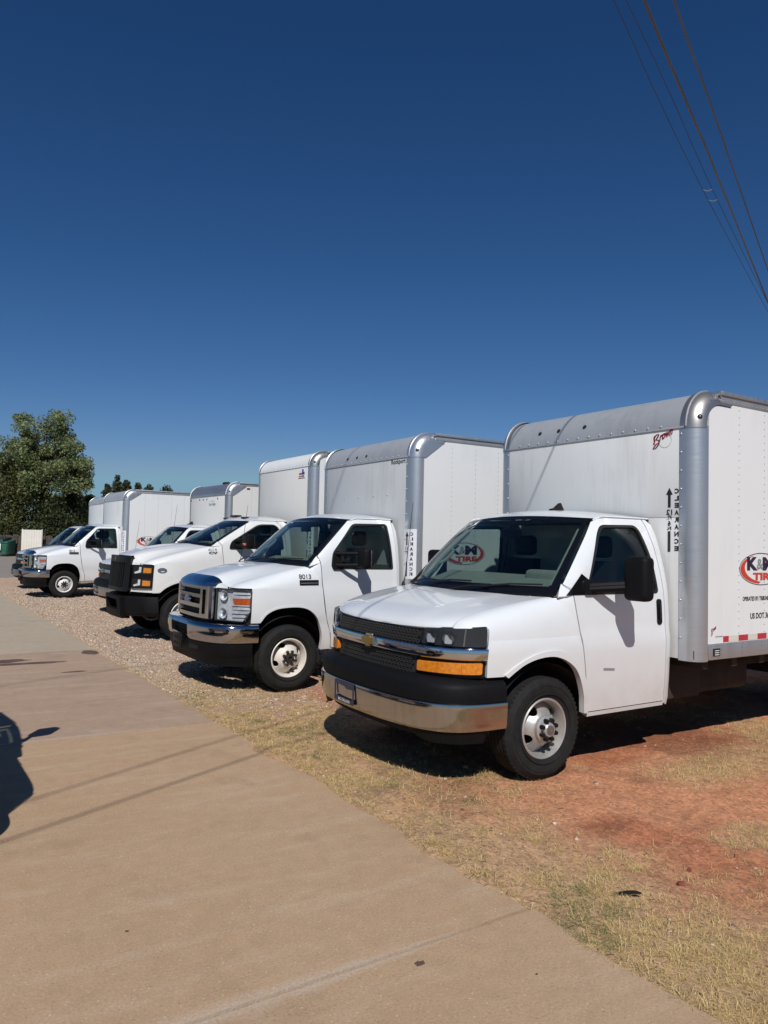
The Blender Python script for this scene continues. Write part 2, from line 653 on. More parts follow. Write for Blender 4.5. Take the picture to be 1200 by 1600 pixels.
def bowl(c, n, r, depth):
    """concave lamp reflector at c, opening along n"""
    n = Vector(n).normalized()
    q = n.to_track_quat('X', 'Z').to_matrix()
    v, f = lathe([(r, 0), (r * 0.92, -depth * 0.35), (r * 0.7, -depth * 0.75), (r * 0.35, -depth), (0.001, -depth)], 20, 'x')
    return [tuple(Vector(c) + q @ Vector(p)) for p in v], [x[::-1] for x in f]

def dome(c, n, r, h, k=20):
    n = Vector(n).normalized()
    q = n.to_track_quat('X', 'Z').to_matrix()
    v, f = lathe([(r, 0), (r * 0.9, h * 0.5), (r * 0.55, h * 0.9), (0.001, h)], k, 'x')
    return [tuple(Vector(c) + q @ Vector(p)) for p in v], f

# ------------------------------------------------------------------ wheels (axle along local y, outer face +y)
def make_wheel(parent, loc, sgn, tr, tw, rr, rim_mat, style, detail=True):
    """tr tyre radius, tw tyre width, rr rim flange radius"""
    w = empty('wheel', loc, 0, parent)
    if sgn < 0:
        w.rotation_euler = (0, 0, math.pi)
    o = 0.0          # outer tyre face at y = 0
    prof = [(rr - .012, -.02), (rr + .004, -.012), (rr + .02, .0), (rr + (tr - rr) * .45, .014), (rr + (tr - rr) * .72, .010), (tr - .022, -.010), (tr - .008, -.022), (tr, -.035)]
    g = tw - .07
    for k in range(4):                      # circumferential tread grooves
        y = -.035 - g * (k + .7) / 4.4
        prof += [(tr, y), (tr - .011, y - .002), (tr - .011, y - .010), (tr, y - .012)]
    prof += [(tr, -tw + .035), (tr - .02, -tw + .012), (rr + .03, -tw), (rr - .01, -tw + .02)]
    m = M().add(lathe(prof, 64))
    if detail:                              # tread block sipes on the shoulder
        for k in range(60):
            a = 2 * math.pi * k / 60
            q = Matrix.Rotation(a, 3, 'Y')
            v, f = rbox((tr - .014, -.050, -.010), (tr + .002, -.022, .010), 0)
            m.add(([tuple(q @ Vector(p)) for p in v], f))
        for rad in (rr + .035, rr + (tr - rr) * .60):
            m.add(lathe([(rad - .004, .006), (rad, .0155), (rad + .004, .006)], 64))
    m.build('tyre', 'rubber', w, 30)
    # rim: flange, well and a disc that swells outward to the hub
    rim = M()
    rim.add(lathe([(rr, -.022), (rr + .004, -.004), (rr - .004, .002), (rr - .012, -.002), (rr - .018, -.02), (rr - .030, -.05), (rr - .032, -.09), (rr - .022, -.12), (rr - .02, -.17)], 64))
    ri = rr - .032
    rh = rr * (.46 if style == 'ford' else .46)
    nh = 4
    poly = ellipse(0, 0, ri, ri, 56)
    holes = []
    for k in range(nh):
        a = R((58 if style == 'chevy' else 65) + 360 / nh * k)
        hl = ellipse(0, 0, .040 if style != 'chevy' else .046, .024 if style != 'chevy' else .036, 16)
        rad = rr * .70
        holes.append([(rad * math.cos(a) + x * -math.sin(a) + y * math.cos(a), rad * math.sin(a) + x * math.cos(a) + y * math.sin(a)) for x, y in hl])
    pf = curve_fn([(0, .0), (rh * .8, .0), (rh, -.006), (rh + .02, -.03), (rr * .66, -.052), (ri - .02, -.085), (ri, -.098)])
    rim.add(panel(poly, lambda a, b: (a, pf(math.hypot(a, b)), b), .022, .012, holes, (0, 1, 0)))
    rim.build('rim', rim_mat, w, 40)
    part('hub_barrel', lathe([(ri - .03, -.12), (ri - .05, -.19), (.001, -.19)], 32), 'void', w)
    if not detail:
        return w
    nut_mat = 'dark_steel' if style == 'ford' else 'black'
    rb = rh * .70 if style == 'chevy' else rr * .355
    if style == 'chevy':                    # raised bright hub cover with a bow-tie cap
        part('hub', lathe([(rb + .030, -.004), (rb + .026, .016), (rb + .010, .026), (rb - .012, .028), (rb - .020, .050), (rb - .026, .056), (.001, .056)], 40), 'rim_silver', w)
        cap = part('hub_cap', lathe([(.036, .0562), (.034, .061), (.001, .062)], 28), 'grey_badge', w)
        em = [(-.024, -.004), (-.008, -.004), (-.008, -.010), (.008, -.010), (.008, -.004), (.024, -.004), (.024, .004), (.008, .004), (.008, .010), (-.008, .010), (-.008, .004), (-.024, .004)]
        part('emblem', flat(em, (0, .0645, 0), (-1, 0, 0), (0, 0, 1), thick=.003), 'gold', w)
    else:
        part('hub', lathe([(rb - .020, -.002), (rb - .022, .012), (rb - .030, .030), (.024, .032), (.020, .012), (.001, .012)], 36), 'dark_steel', w)
    nut = part('lug_nut', lathe([(.0165, 0), (.0165, .026), (.013, .034), (.001, .036)], 6 if style != 'chevy' else 10), nut_mat, w, 20)
    nut.location = (rb, .004 if style == 'ford' else .024, 0)
    for k in range(8):
        c = nut if k == 0 else nut.copy()
        if k:
            COL.objects.link(c)
        a = 2 * math.pi * (k + .5) / 8
        c.location = (rb * math.cos(a), nut.location.y, rb * math.sin(a))
    return w

# ------------------------------------------------------------------ cabs. local frame: x forward, y to the driver's (left) side, z up; origin under the front axle
def make_cab(root, sp):
    PM = sp['paint']
    prof = curve_fn(sp['prof'])
    taper = curve_fn(sp['taper'])
    wb, wt = sp['belt'], sp['A1'][1]
    (uA0, wA0), (uA1, wA1) = sp['A0'], sp['A1']
    bow = sp.get('Abow', 0.03)

    def uA(w):
        t = min(max((w - wA0) / (wA1 - wA0), 0), 1)
        return uA0 + (uA1 - uA0) * t + bow * 4 * t * (1 - t) * .5

    def V(u, w):
        v = prof(w) - taper(u)
        if w > wA0 - .05:
            d = uA(w) - u
            v -= sp['roll'] * max(0.0, 1 - max(d, 0) / .10) ** 2 * min(1, (w - wA0 + .05) / .1)
        return v
    S = lambda u, w: (u, V(u, w), w)
    g = .005                                       # half a shut-line gap

    # ---- doors, with frame, glass, seal, handle
    df, dr = sp['door_front'], sp['door_rear']     # lists of (u, w), bottom -> top
    drip = sp['drip']
    def door_outline(e):
        L = [(u - e, w) for u, w in df]
        # up along the windshield edge
        n = 7
        w0 = df[-1][1]
        for k in range(1, n + 1):
            w = w0 + (wA1 - .02 - w0) * k / n
            L.append((uA(w) - .012 - e, w))
        L += [(uA1 - .06, drip - .012 - e), (uA1 - .16, drip - .002 - e)]
        L += [(u + e, w if w < drip else drip - e) for u, w in dr[::-1]]
        return L
    dlo = sp['dlo']
    ins = lambda poly, e: [(p[0] + (c[0] - p[0]) / max(1e-6, math.hypot(c[0] - p[0], c[1] - p[1])) * e, p[1] + (c[1] - p[1]) / max(1e-6, math.hypot(c[0] - p[0], c[1] - p[1])) * e) for p in poly for c in [(np.mean([a for a, _ in dlo]), np.mean([b for _, b in dlo]))]]
    for s in (1, -1):
        d = part('door', side(panel(door_outline(g), S, .07, .03, [dlo]), s), PM, root)
        inner = ins(dlo, .026)
        part('window_seal', side(panel(dlo, lambda u, w: (u, V(u, w) + .003, w), .06, .025, [inner]), s), 'seal', d)
        part('door_window', side(panel(dlo, lambda u, w: (u, V(u, w) - .012, w), .08, 0), s), 'glass_side', d)
        for L in (df, dr, [(df[0][0], df[0][1]), (dr[0][0], dr[0][1])]):     # black strips added behind the shut lines, standing in for shade
            hz = L[0][1] == L[-1][1]
            st_ = [(u + (0 if hz else .018), w + (.018 if hz else 0)) for u, w in L] + [(u - (0 if hz else .018), w - (.018 if hz else 0)) for u, w in L[::-1]]
            part('shut_line_shade', side(panel(st_, lambda u, w: (u, V(u, w) - .012, w), .08, 0, fill=False), s), 'void', d)
        # inner trim
        trim = [(df[0][0] - .05, df[0][1] + .08), (df[-1][0] - .06, wb - .07), (dr[0][0] + .05, wb - .07), (dr[0][0] + .05, dr[0][1] + .08)]
        part('door_trim', side(panel(trim, lambda u, w: (u, V(u, w) - .06, w), .12, .02, out=(0, -1, 0)), s), 'interior', d)
        if sp['kind'] == 'chevy':
            h0, h1 = (-1.30, 1.075), (-1.235, 1.285)
            hp = round_poly([(-1.30, 1.075), (-1.24, 1.075), (-1.24, 1.285), (-1.30, 1.285)], .028)
            hd = part('door_handle', side(panel(hp, lambda u, w: (u, V(u, w) + .008, w), .03, .010), s), 'black', d)
            pad = round_poly([(-1.284, 1.115), (-1.256, 1.115), (-1.256, 1.25), (-1.284, 1.25)], .012)
            part('handle_grip', side(panel(pad, lambda u, w: (u, V(u, w) + .020, w), .03, .012), s), 'frit', d)
        elif sp['kind'] == 'ford':
            hp = round_poly([(-1.40, 1.070), (-1.25, 1.070), (-1.25, 1.130), (-1.40, 1.130)], .02)
            part('door_handle', side(panel(hp, lambda u, w: (u, V(u, w) + .010, w), .03, .012), s), 'black', d)
        else:
            hp = round_poly([(-1.78, 1.34), (-1.60, 1.34), (-1.60, 1.39), (-1.78, 1.39)], .02)
            part('door_handle', side(panel(hp, lambda u, w: (u, V(u, w) + .030, w), .03, .030), s), PM, d)
        if sp['kind'] == 'chevy':
            sail = [(uA(wb) - .070, wb + .004), (df[-1][0] - .20, wb + .004), (df[-1][0] - .20, wb + .11), (uA(wb + .16) - .125, wb + .165)]
            part('mirror_sail', side(panel(sail, lambda u, w: (u, V(u, w) + .004, w), .06, .006), s), 'frit', d)

    # ---- side of the cab behind the door, and the lower front pillar piece
    ur = sp['rear']
    shell = M()
    rear = [(dr[0][0] - g, dr[0][1] - .02)] + [(u - g, w if w < drip else drip) for u, w in dr] + [(ur + .10, drip + .0), (ur + .03, drip - .05), (ur, drip - .14), (ur, sp['sill'] + .06), (ur + .03, sp['sill'])]
    SR = lambda u, w: (u, V(u, w) - max(0, (ur + .07 - u) / .07) ** 2 * .02, w)
    sill = [(df[0][0] + .0, df[0][1] - .008), (dr[0][0] - g, dr[0][1] - .008), (dr[0][0] - g, sp['sill']), (df[0][0], sp['sill'])]
    for s in (1, -1):
        shell.add(side(panel(rear, SR, .07, .03), s))
        shell.add(side(panel(sill, lambda u, w: (u, V(u, w) - .006, w), .08, .05), s))
    w1_ = df[-1][1] + (wA1 - .02 - df[-1][1]) / 7
    footp = [(df[-1][0] + .002, df[-1][1] - .006), (uA0 - .004, wA0 - .010), (uA(w1_) - .008, w1_)]
    for s in (1, -1):
        shell.add(side(panel(footp, lambda u, w: (u, V(u, w) - .002, w), .06, .02), s))
    # roof: rows run across
    vE = lambda u: V(u, drip) - .004
    uc, wc = sp['ws_top_c']
    crown = sp['crown']
    rows = []
    nt = 13
    for k in range(nt):
        t = -1 + 2 * k / (nt - 1)
        a = abs(t)
        uf = uc + (uA1 - .05 - uc) * a ** 2
        wf = wc + (drip - .015 - wc) * a ** 2
        row = []
        for q in np.linspace(0, 1, 14) ** 1.5:
            u = uf + (ur - uf) * q
            hi = drip + (crown - drip) * (1 - a ** 2.4) * (1 - .25 * q ** 3)
            b = 1 - math.exp(-(uf - u) / .13)
            w = wf + (hi - wf) * b
            row.append((u, math.copysign(vE(u) * a, t), w))
        rows.append(row)
    shell.add(grid(rows, flip=True))
    # back wall
    back = []
    for w in np.linspace(sp['sill'] + .05, drip, 10):
        back.append([(ur + .012, t * (V(ur, w) - .02), w) for t in np.linspace(-1, 1, 7)])
    back.append([(ur + .012, t * (V(ur, drip) - .02), drip + (crown - drip) * .75 * (1 - abs(t) ** 2.4)) for t in np.linspace(-1, 1, 7)])
    shell.add(grid(back))
    shell.build('cab_shell', PM, root, 38)
    for s in (1, -1):                              # drip rail lip
        L = [(u, s * (V(u, drip) + .004), drip + .002) for u in np.linspace(uA1 - .10, ur + .05, 12)]
        part('drip_rail', tube([(uA1 - .02, s * (V(uA1 - .02, drip - .03) + .002), drip - .03)] + L, .008, 6), PM, root)

    # ---- windshield (with its black baked border)
    ub_c, wb_c = sp['ws_base_c']
    ws = M()
    ns, ntv = 37, 21
    rows = []
    for j in range(ntv):
        t = j / (ntv - 1)
        w = wA0 + (wA1 - wA0) * t
        ue, ve = uA(w), V(uA(w), w) - .002
        uc_ = ub_c + (uc - ub_c) * t + .02 * 4 * t * (1 - t)
        wcc = wb_c + (wc - wb_c) * t
        row = []
        for i in range(ns):
            x = -1 + 2 * i / (ns - 1)
            a = abs(x)
            k = a ** 2.3
            row.append((uc_ + (ue - uc_) * k, math.copysign(ve * a, x), wcc + (w - wcc) * a ** 2))
        rows.append(row)
    v, f = grid(rows)
    gl, fr_ = [], []
    for q in f:
        i, j = q[0] // ns, q[0] % ns
        edge = i in (0, 1) or i >= ntv - 2 or j in (0, ns - 2)
        (fr_ if edge else gl).append(q)
    ws.add((v, gl), 0)
    ws.add((v, fr_), 1)
    ws.build('windshield', ['glass', 'frit'], root, 60)
    wsr = rows
    WS = lambda x, t: Vector(wsr[int(round(t * (ntv - 1)))][int(round((x + 1) / 2 * (ns - 1)))])

    # ---- hood
    hf, hr = sp['hood_front'], sp['hood_rear']      # lists of (v, u, w)
    hfu, hfw = curve_fn([(a[0], a[1]) for a in hf]), curve_fn([(a[0], a[2]) for a in hf])
    hru, hrw = curve_fn([(a[0], a[1]) for a in hr]), curve_fn([(a[0], a[2]) for a in hr])
    ve_f, ve_r = hf[-1][0], hr[-1][0]
    ex = sp['hood_ex']
    def hood_pt(x, t):
        vf, vr = abs(x) * ve_f, abs(x) * ve_r
        v = vr + (vf - vr) * t
        u = hru(vr) + (hfu(vf) - hru(vr)) * t
        wr, wf = hrw(vr), hfw(vf)
        w = wf + (wr - wf) * max(0, 1 - t) ** ex
        c = sp.get('crease', .5)
        w += sp.get('bulge', .014) * (1 / (1 + math.exp((abs(x) - c) * 28))) * math.sin(math.pi * min(1, .12 + t * .85)) ** .6
        return (u, math.copysign(v, x), w)
    ts = [0, .1, .2, .3, .4, .5, .6, .7, .78, .85, .9, .94, .97, .985, .995, 1.0]
    xs = list(np.linspace(-1, 1, 33))
    hm = M().add(grid([[hood_pt(x, t) for x in xs] for t in ts], flip=False))
    hm.add(grid([[hood_pt(x, 1.0) for x in xs], [tuple(np.array(hood_pt(x, 1.0)) + (-.02, 0, -.03)) for x in xs]]))
    for s in (1, -1):
        E = [hood_pt(s * 1.0, t) for t in ts]
        hm.add(grid([E, [(a, b, c - .03) for a, b, c in E]], flip=s < 0))
    ho = hm.build('hood', PM, root, 40)
    for s in (1, -1):
        E = [hood_pt(s * 1.0, t) for t in ts]
        part('hood_gap_shade', grid([[(p[0], p[1] - s * .012, p[2] - .014) for p in E], [(p[0], p[1] + s * .018, p[2] - .014) for p in E]], flip=s > 0), 'void', ho)  # black strip added below the hood gap to darken it like shade

    # ---- fenders: flat side with the wheel arch, plus the shoulder that rolls up to the hood edge
    wsx = sp['w_sh']
    arch, lip = sp['arch'], sp['arch_lip']          # (u, w) front -> rear
    uf0 = sp['fender_front']                        # u of the front edge
    dfu = curve_fn([(w, u) for u, w in df])
    shoulder = {}
    for s in (1, -1):
        poly = [(uf0, wsx), (uf0, sp['fender_bot']), (arch[0][0], sp['fender_bot'])] + smooth_line(arch, 4) \
            + [(dfu(w) + g, w) for w in np.linspace(df[0][1] - .02, wsx, 8)]
        fm = M().add(side(panel(poly, S, .06, .03), s))
        rows = []
        for k in range(19):
            a = k / 18
            u0 = dfu(wsx) + g + (uf0 - dfu(wsx) - g) * a
            p0 = np.array([u0, V(u0, wsx), wsx])
            # rear end follows the door edge up to the belt
            t = a
            e = np.array(hood_pt(1.0, t))
            e += np.array([0, g * 1.3, 0])
            dw = e[2] - p0[2]
            dv = p0[1] - e[1]
            k1, k2 = sp.get('sh_k', (.75, .6))
            p1 = p0 + np.array([(e[0] - p0[0]) * .3 * (1 - a) ** .5, 0, dw * k1])
            p2 = e + np.array([0, dv * k2, -.006])
            rows.append([tuple((1 - q) ** 3 * p0 + 3 * (1 - q) ** 2 * q * p1 + 3 * (1 - q) * q * q * p2 + q ** 3 * e) for q in np.linspace(0, 1, 9)])
        # close the corner between door edge and cowl
        rear_end = [(dfu(w) + g, V(dfu(w), w), w) for w in np.linspace(wsx, df[-1][1], 9)]
        mid = [tuple(np.array(rows[0][k]) * .5 + np.array(rear_end[k]) * .5 + np.array([0, .25 * abs(rear_end[k][1] - rows[0][k][1]), 0])) for k in range(9)]
        allr = [rear_end, mid] + rows
        fm.add(side(grid(allr), s))
        # strip from the cowl corner back under the pillar foot
        c0 = [rear_end[-1], mid[-1], rows[0][-1]]
        foot = (uA0 - .005, V(uA0, wA0) - .005, wA0 - .004)
        fm.add(side((c0 + [foot], [(0, 1, 2, 3)]), s))
        f_ob = fm.build('fender', PM, root, 38)
        if s > 0:
            shoulder['pts'] = np.array([p for r in allr for p in r])
        lo = list(zip(lip, arch))
        if sp['kind'] == 'chevy':
            lp = smooth_line(lip, 4) + smooth_line(arch, 4)[::-1]
            part('arch_flare', side(panel(lp, lambda u, w: (u, V(u, w) + .014, w), .05, .05), s), PM, f_ob)
        else:
            lp = smooth_line(lip, 4) + smooth_line(arch, 4)[::-1]
            part('arch_lip', side(panel(lp, lambda u, w: (u, V(u, w) + .006, w), .05, .05), s), PM, f_ob)
        # dark wheel house
        rw = sp['wheel_house']
        arc = [(rw * math.cos(R(a)), rw * math.sin(R(a)) + .37) for a in np.linspace(8, 172, 25)]
        wh = M().add(side(grid([[(u, .50, w) for u, w in arc], [(u, V(min(u, uf0), max(w, .45)) - .035, w) for u, w in arc]]), s))
        wh.add(side(panel([(rw, .44), (rw, 1.0), (-rw, 1.0), (-rw, .44)], lambda u, w: (u, .50, w), 1, 0), s))
        wh.build('wheel_house', 'void', root)
    P3 = shoulder['pts']
    def skin(u, w):
        if w <= wsx or u < dfu(min(w, df[-1][1])):
            return V(u, w)
        d = (P3[:, 0] - u) ** 2 + (P3[:, 2] - w) ** 2
        i = np.argsort(d)[:4]
        k = 1 / (d[i] + 1e-6)
        return float((P3[i, 1] * k).sum() / k.sum())

    # ---- cowl, wipers
    rows = []
    for x in np.linspace(-1, 1, 21):
        a = np.array(hood_pt(x, 0.0)); a = a + (-.004, 0, -.012)
        b = np.array(WS(x, 0)) + np.array((.006, 0, .006))
        rows.append([tuple(a), tuple(a * .5 + b * .5 + np.array((0, 0, -.012))), tuple(b)])
    part('cowl', grid(rows, flip=True), 'black_tex', root)
    for x0, x1 in ((.25, .75), (-.55, .02)):
        b = WS(x0 - .25, 0) + Vector((.05, 0, .012))
        tip = WS(x1, .12) + Vector((.02, 0, .022))
        mid = WS((x0 + x1) / 2 - .05, .06) + Vector((.035, 0, .03))
        wp = part('wiper', tube([b, (b + mid) / 2 + Vector((0, 0, .01)), mid], .009, 6), 'black', root)
        q0, q1 = WS(x1 - .42, .06) + Vector((.012, 0, .014)), WS(x1 + .12, .12) + Vector((.012, 0, .014))
        part('wiper_blade', tube([q0, (q0 + q1) / 2 + Vector((.012, 0, .012)), q1], .008, 6), 'seal', wp)

    # ---- cabin
    it = M()
    um = ub_c - .05
    dashw = wb - .03
    yv = V(uA0, wb) - .10
    dz = sp.get('dash_up', .15)
    it.add(hexa([(uA0 - .46, -yv, dashw - .38), (um - .03, -yv, dashw - .38), (um - .03, yv, dashw - .38), (uA0 - .46, yv, dashw - .38)],
                [(uA0 - .43, -yv, dashw + dz), (um - .03, -yv + .1, dashw + .005), (um - .03, yv - .1, dashw + .005), (uA0 - .43, yv, dashw + dz)]))
    it.add(rbox((uA0 - .50, .24, dashw), (uA0 - .34, .68, dashw + dz + .05), .04, 3))
    it.build('dashboard', 'interior_lt', root)
    fl = M().add(rbox((ur + .03, -.9, sp['sill'] - .02), (df[0][0], .9, sp['sill'] + .10), .01))
    fl.build('cab_floor', 'void', root)
    for s in (1, -1):
        st = sp['seat_u']
        vc = .46 * s
        seat = M().add(rbox((st + .02, vc - .24, sp['sill'] + .30), (st + .50, vc + .24, sp['sill'] + .45), .05, 3))
        z0, z1 = sp['sill'] + .40, wb + .25
        seat.add(hexa([(st + .10, vc - .24, z0), (st + .10, vc + .24, z0), (st - .03, vc + .24, z0), (st - .03, vc - .24, z0)],
                      [(st - .06, vc - .19, z1), (st - .06, vc + .19, z1), (st - .16, vc + .19, z1), (st - .16, vc - .19, z1)]))
        seat.add(rbox((st - .19, vc - .13, z1 + .03), (st - .08, vc + .13, z1 + .22), .045, 3))
        seat.build('seat', 'seat', root, 50)
    # steering wheel
    c = Vector((uA0 - .55, .46, wb - .06))
    q = Matrix.Rotation(R(-62), 3, 'Y')
    ring = [(c + q @ Vector((.19 * math.cos(a), .19 * math.sin(a), 0))) for a in np.linspace(0, 2 * math.pi, 29)]
    stw = M().add(tube(ring, .014, 7, False))
    for a in (0.4, 2.74, 4.71):
        stw.add(tube([c, c + q @ Vector((.19 * math.cos(a), .19 * math.sin(a), 0))], .013, 6))
    stw.add(tube([c, c + q @ Vector((0, 0, -.35))], .03, 8))
    stw.build('steering_wheel', 'black', root)
    # far and near pillar trims with a grab handle on the passenger side
    for s in (1, -1):
        P = [WS(s * .965, t) + Vector((-.05, -s * .035, -.01)) for t in (.12, .35, .6, .85)]
        part('pillar_trim', tube(P, .028, 6), 'interior_lt', root)
    P = [WS(-.965, .30) + Vector((-.06, .04, 0)), WS(-.93, .34) + Vector((-.10, .075, 0)), WS(-.93, .52) + Vector((-.10, .075, 0)), WS(-.965, .56) + Vector((-.06, .04, 0))]
    part('grab_handle', tube(smooth_line(P, 4), .016, 7), 'interior_lt', root)
    # rear-view mirror
    p = WS(0, .82)
    rm = M().add(rbox((p.x - .09, -.13, p.z - .07), (p.x - .06, .13, p.z + .01), .014))
    rm.add(tube([p, (p.x - .07, 0, p.z - .02)], .01, 6))
    rm.build('rear_view_mirror', 'black', root)
    head = [(u, V(u, drip - .03) - .05) for u in (uA1 - .08, ur + .06)]
    part('headliner', hexa([(head[0][0], -head[0][1], drip - .045), (head[1][0], -head[1][1], drip - .045), (head[1][0], head[1][1], drip - .045), (head[0][0], head[0][1], drip - .045)],
                           [(head[0][0], -head[0][1], drip - .02), (head[1][0], -head[1][1], drip - .02), (head[1][0], head[1][1], drip - .02), (head[0][0], head[0][1], drip - .02)]), 'interior', root)
    part('back_trim', rbox((ur + .03, -V(ur, wb) + .06, sp['sill'] + .1), (ur + .05, V(ur, wb) - .06, wb + .05), .01), 'interior', root)

    # ---- black block added in the engine bay (keeps daylight out from behind grille and arches)
    part('bay_light_block', hexa([(uf0 - .05, -.62, .40), (uf0 - .05, .62, .40), (df[0][0] - .1, .62, .40), (df[0][0] - .1, -.62, .40)],
                            [(uf0 - .12, -.62, wsx - .02), (uf0 - .12, .62, wsx - .02), (df[0][0] - .1, .62, wsx + .1), (df[0][0] - .1, -.62, wsx + .1)]), 'void', root)

    # ---- antenna on the far front corner
    a = Vector(hood_pt(-1.0, sp.get('ant_t', .12))) + Vector((0, -.03, -.012))
    an = part('antenna', tube([a, a + Vector((-.02, 0, .10)), a + Vector((-.10, -.01, .80))], [.006, .0035, .002], 6), 'black', root)
    part('antenna_base', lathe([(.022, 0), (.016, .02), (.006, .05), (.001, .05)], 12, 'z'), 'black', an).location = a

    # ---- door mirrors
    mm = sp['mirror']
    for s in (1, -1):
        u0, u1, v0, v1, w0, w1 = mm['head']
        hd = part('mirror_head', side(rbox((u0, v0, w0), (u1, v1, w1), mm.get('r', .045), 4), s), 'black_tex', root, 50)
        part('mirror_glass', side(rbox((u0 - .002, v0 + .025, w0 + .03), (u0 + .01, v1 - .025, w1 - .03), .004), s), 'chrome', hd)
        for p0, p1, r in mm['arms']:
            part('mirror_arm', side(tube([p0, tuple((np.array(p0) + np.array(p1)) / 2 + np.array((.015, 0, 0))), p1], r, 8), s), 'black_tex', hd)
        b = mm['base']
        part('mirror_base', side(panel(round_poly(b, .03), lambda u, w: (u, V(u, w) + .022, w), .06, .03), s), 'black', hd)
        if mm.get('signal'):
            a0, a1, b0, b1, c0, c1 = mm['signal']
            part('mirror_signal', side(rbox((a0, b0, c0), (a1, b1, c1), .006), s), 'orange', hd)
    return dict(V=V, S=S, skin=skin, hood=hood_pt, WS=WS)
# ------------------------------------------------------------------ the three cab kinds
CHEVY = dict(kind='chevy', paint='paint',
    prof=[(.36, .975), (.42, .992), (.47, .998), (.53, 1.000), (.55, 1.004), (.76, 1.014), (.95, 1.020), (.985, 1.019), (1.02, 1.010), (1.15, 1.005), (1.33, .992), (1.48, .965), (1.68, .912), (1.80, .872), (1.93, .812), (2.0, .775)],
    taper=[(-2, 0), (.0, 0), (.25, .006), (.45, .026), (.55, .043), (.60, .058), (.70, .10)],
    belt=1.33, A0=(-.13, 1.335), A1=(-.69, 1.925), roll=.06, drip=1.952,
    door_front=[(-.440, .445), (-.425, .53), (-.385, .80), (-.350, .985), (-.30, 1.20), (-.275, 1.335)],
    door_rear=[(-1.345, .445), (-1.345, 1.0), (-1.343, 1.35), (-1.330, 1.70), (-1.305, 1.90), (-1.285, 1.952)],
    dlo=round_poly([(-.40, 1.335), (-1.275, 1.33), (-1.262, 1.62), (-1.19, 1.895), (-.735, 1.885), (-.66, 1.81)], [.01, .04, 0.1, .07, .08, .10]),
    rear=-1.425, sill=.405, ws_base_c=(.09, 1.322), ws_top_c=(-.615, 1.965), crown=2.035,
    hood_front=[(0, .865, 1.083), (.30, .858, 1.087), (.55, .835, 1.098), (.70, .79, 1.106), (.80, .735, 1.112)],
    hood_rear=[(0, .105, 1.312), (.4, .07, 1.314), (.7, -.02, 1.316), (.89, -.115, 1.318)],
    hood_ex=.52, bulge=.012, crease=.62,
    w_sh=1.03, fender_front=.552, fender_bot=.775,
    arch=[(.385, .765), (.31, .815), (.223, .858), (.10, .888), (-.031, .893), (-.14, .868), (-.231, .820), (-.29, .765), (-.335, .68), (-.372, .56), (-.385, .44)],
    arch_lip=[(.415, .785), (.32, .845), (.223, .890), (.10, .925), (-.031, .936), (-.15, .918), (-.25, .862), (-.33, .80), (-.388, .70), (-.418, .58), (-.428, .44)],
    wheel_house=.47, seat_u=-1.02,
    mirror=dict(head=(-.745, -.615, 1.16, 1.375, 1.300, 1.640), r=.045, arms=[((-.46, .985, 1.375), (-.665, 1.19, 1.40), .034), ((-.46, .985, 1.40), (-.665, 1.19, 1.425), .028)],
                base=[(-.38, 1.335), (-.56, 1.335), (-.54, 1.43), (-.40, 1.46)]))

FORD = dict(kind='ford', paint='paint',
    prof=[(.40, .955), (.445, .985), (.50, .995), (.60, 1.000), (.77, 1.008), (.80, 1.016), (1.0, 1.024), (1.15, 1.022), (1.165, 1.016), (1.37, 1.004), (1.57, .980), (1.73, .945), (1.89, .892), (1.99, .845), (2.05, .82)],
    taper=[(-2, 0), (.0, 0), (.25, .008), (.40, .026), (.47, .042), (.66, .09)],
    belt=1.37, A0=(-.22, 1.415), A1=(-.81, 1.975), roll=.05, drip=1.988,
    door_front=[(-.525, .46), (-.515, .62), (-.45, .81), (-.395, 1.145), (-.372, 1.40), (-.365, 1.455)],
    door_rear=[(-1.43, .46), (-1.43, 1.0), (-1.43, 1.37), (-1.425, 1.75), (-1.415, 1.93), (-1.41, 1.988)],
    dlo=round_poly([(-.50, 1.375), (-1.375, 1.368), (-1.345, 1.935), (-.845, 1.925), (-.53, 1.57)], [.06, .03, .05, .06, .05]),
    rear=-1.475, sill=.43, ws_base_c=(.0, 1.425), ws_top_c=(-.745, 2.008), crown=2.075,
    hood_front=[(0, .735, 1.262), (.40, .70, 1.258), (.50, .665, 1.235), (.60, .655, 1.185), (.72, .635, 1.160)],
    hood_rear=[(0, .015, 1.415), (.4, -.02, 1.415), (.7, -.12, 1.412), (.88, -.21, 1.405)],
    hood_ex=.72, bulge=.016, crease=.60,
    w_sh=1.155, fender_front=.470, fender_bot=.772,
    arch=[(.368, .772), (.297, .868), (.178, .924), (.014, .941), (-.12, .935), (-.22, .905), (-.306, .838), (-.363, .739), (-.400, .594), (-.392, .44)],
    arch_lip=[(.385, .776), (.310, .882), (.186, .942), (.014, .960), (-.13, .953), (-.235, .922), (-.324, .848), (-.380, .745), (-.418, .594), (-.412, .44)],
    wheel_house=.47, seat_u=-1.06,
    mirror=dict(head=(-.86, -.745, 1.17, 1.36, 1.385, 1.635), r=.055, arms=[((-.56, 1.0, 1.42), (-.80, 1.20, 1.43), .022), ((-.56, .99, 1.56), (-.80, 1.20, 1.565), .022)],
                base=[(-.515, 1.37), (-.66, 1.37), (-.66, 1.42), (-.60, 1.60), (-.535, 1.56)]))

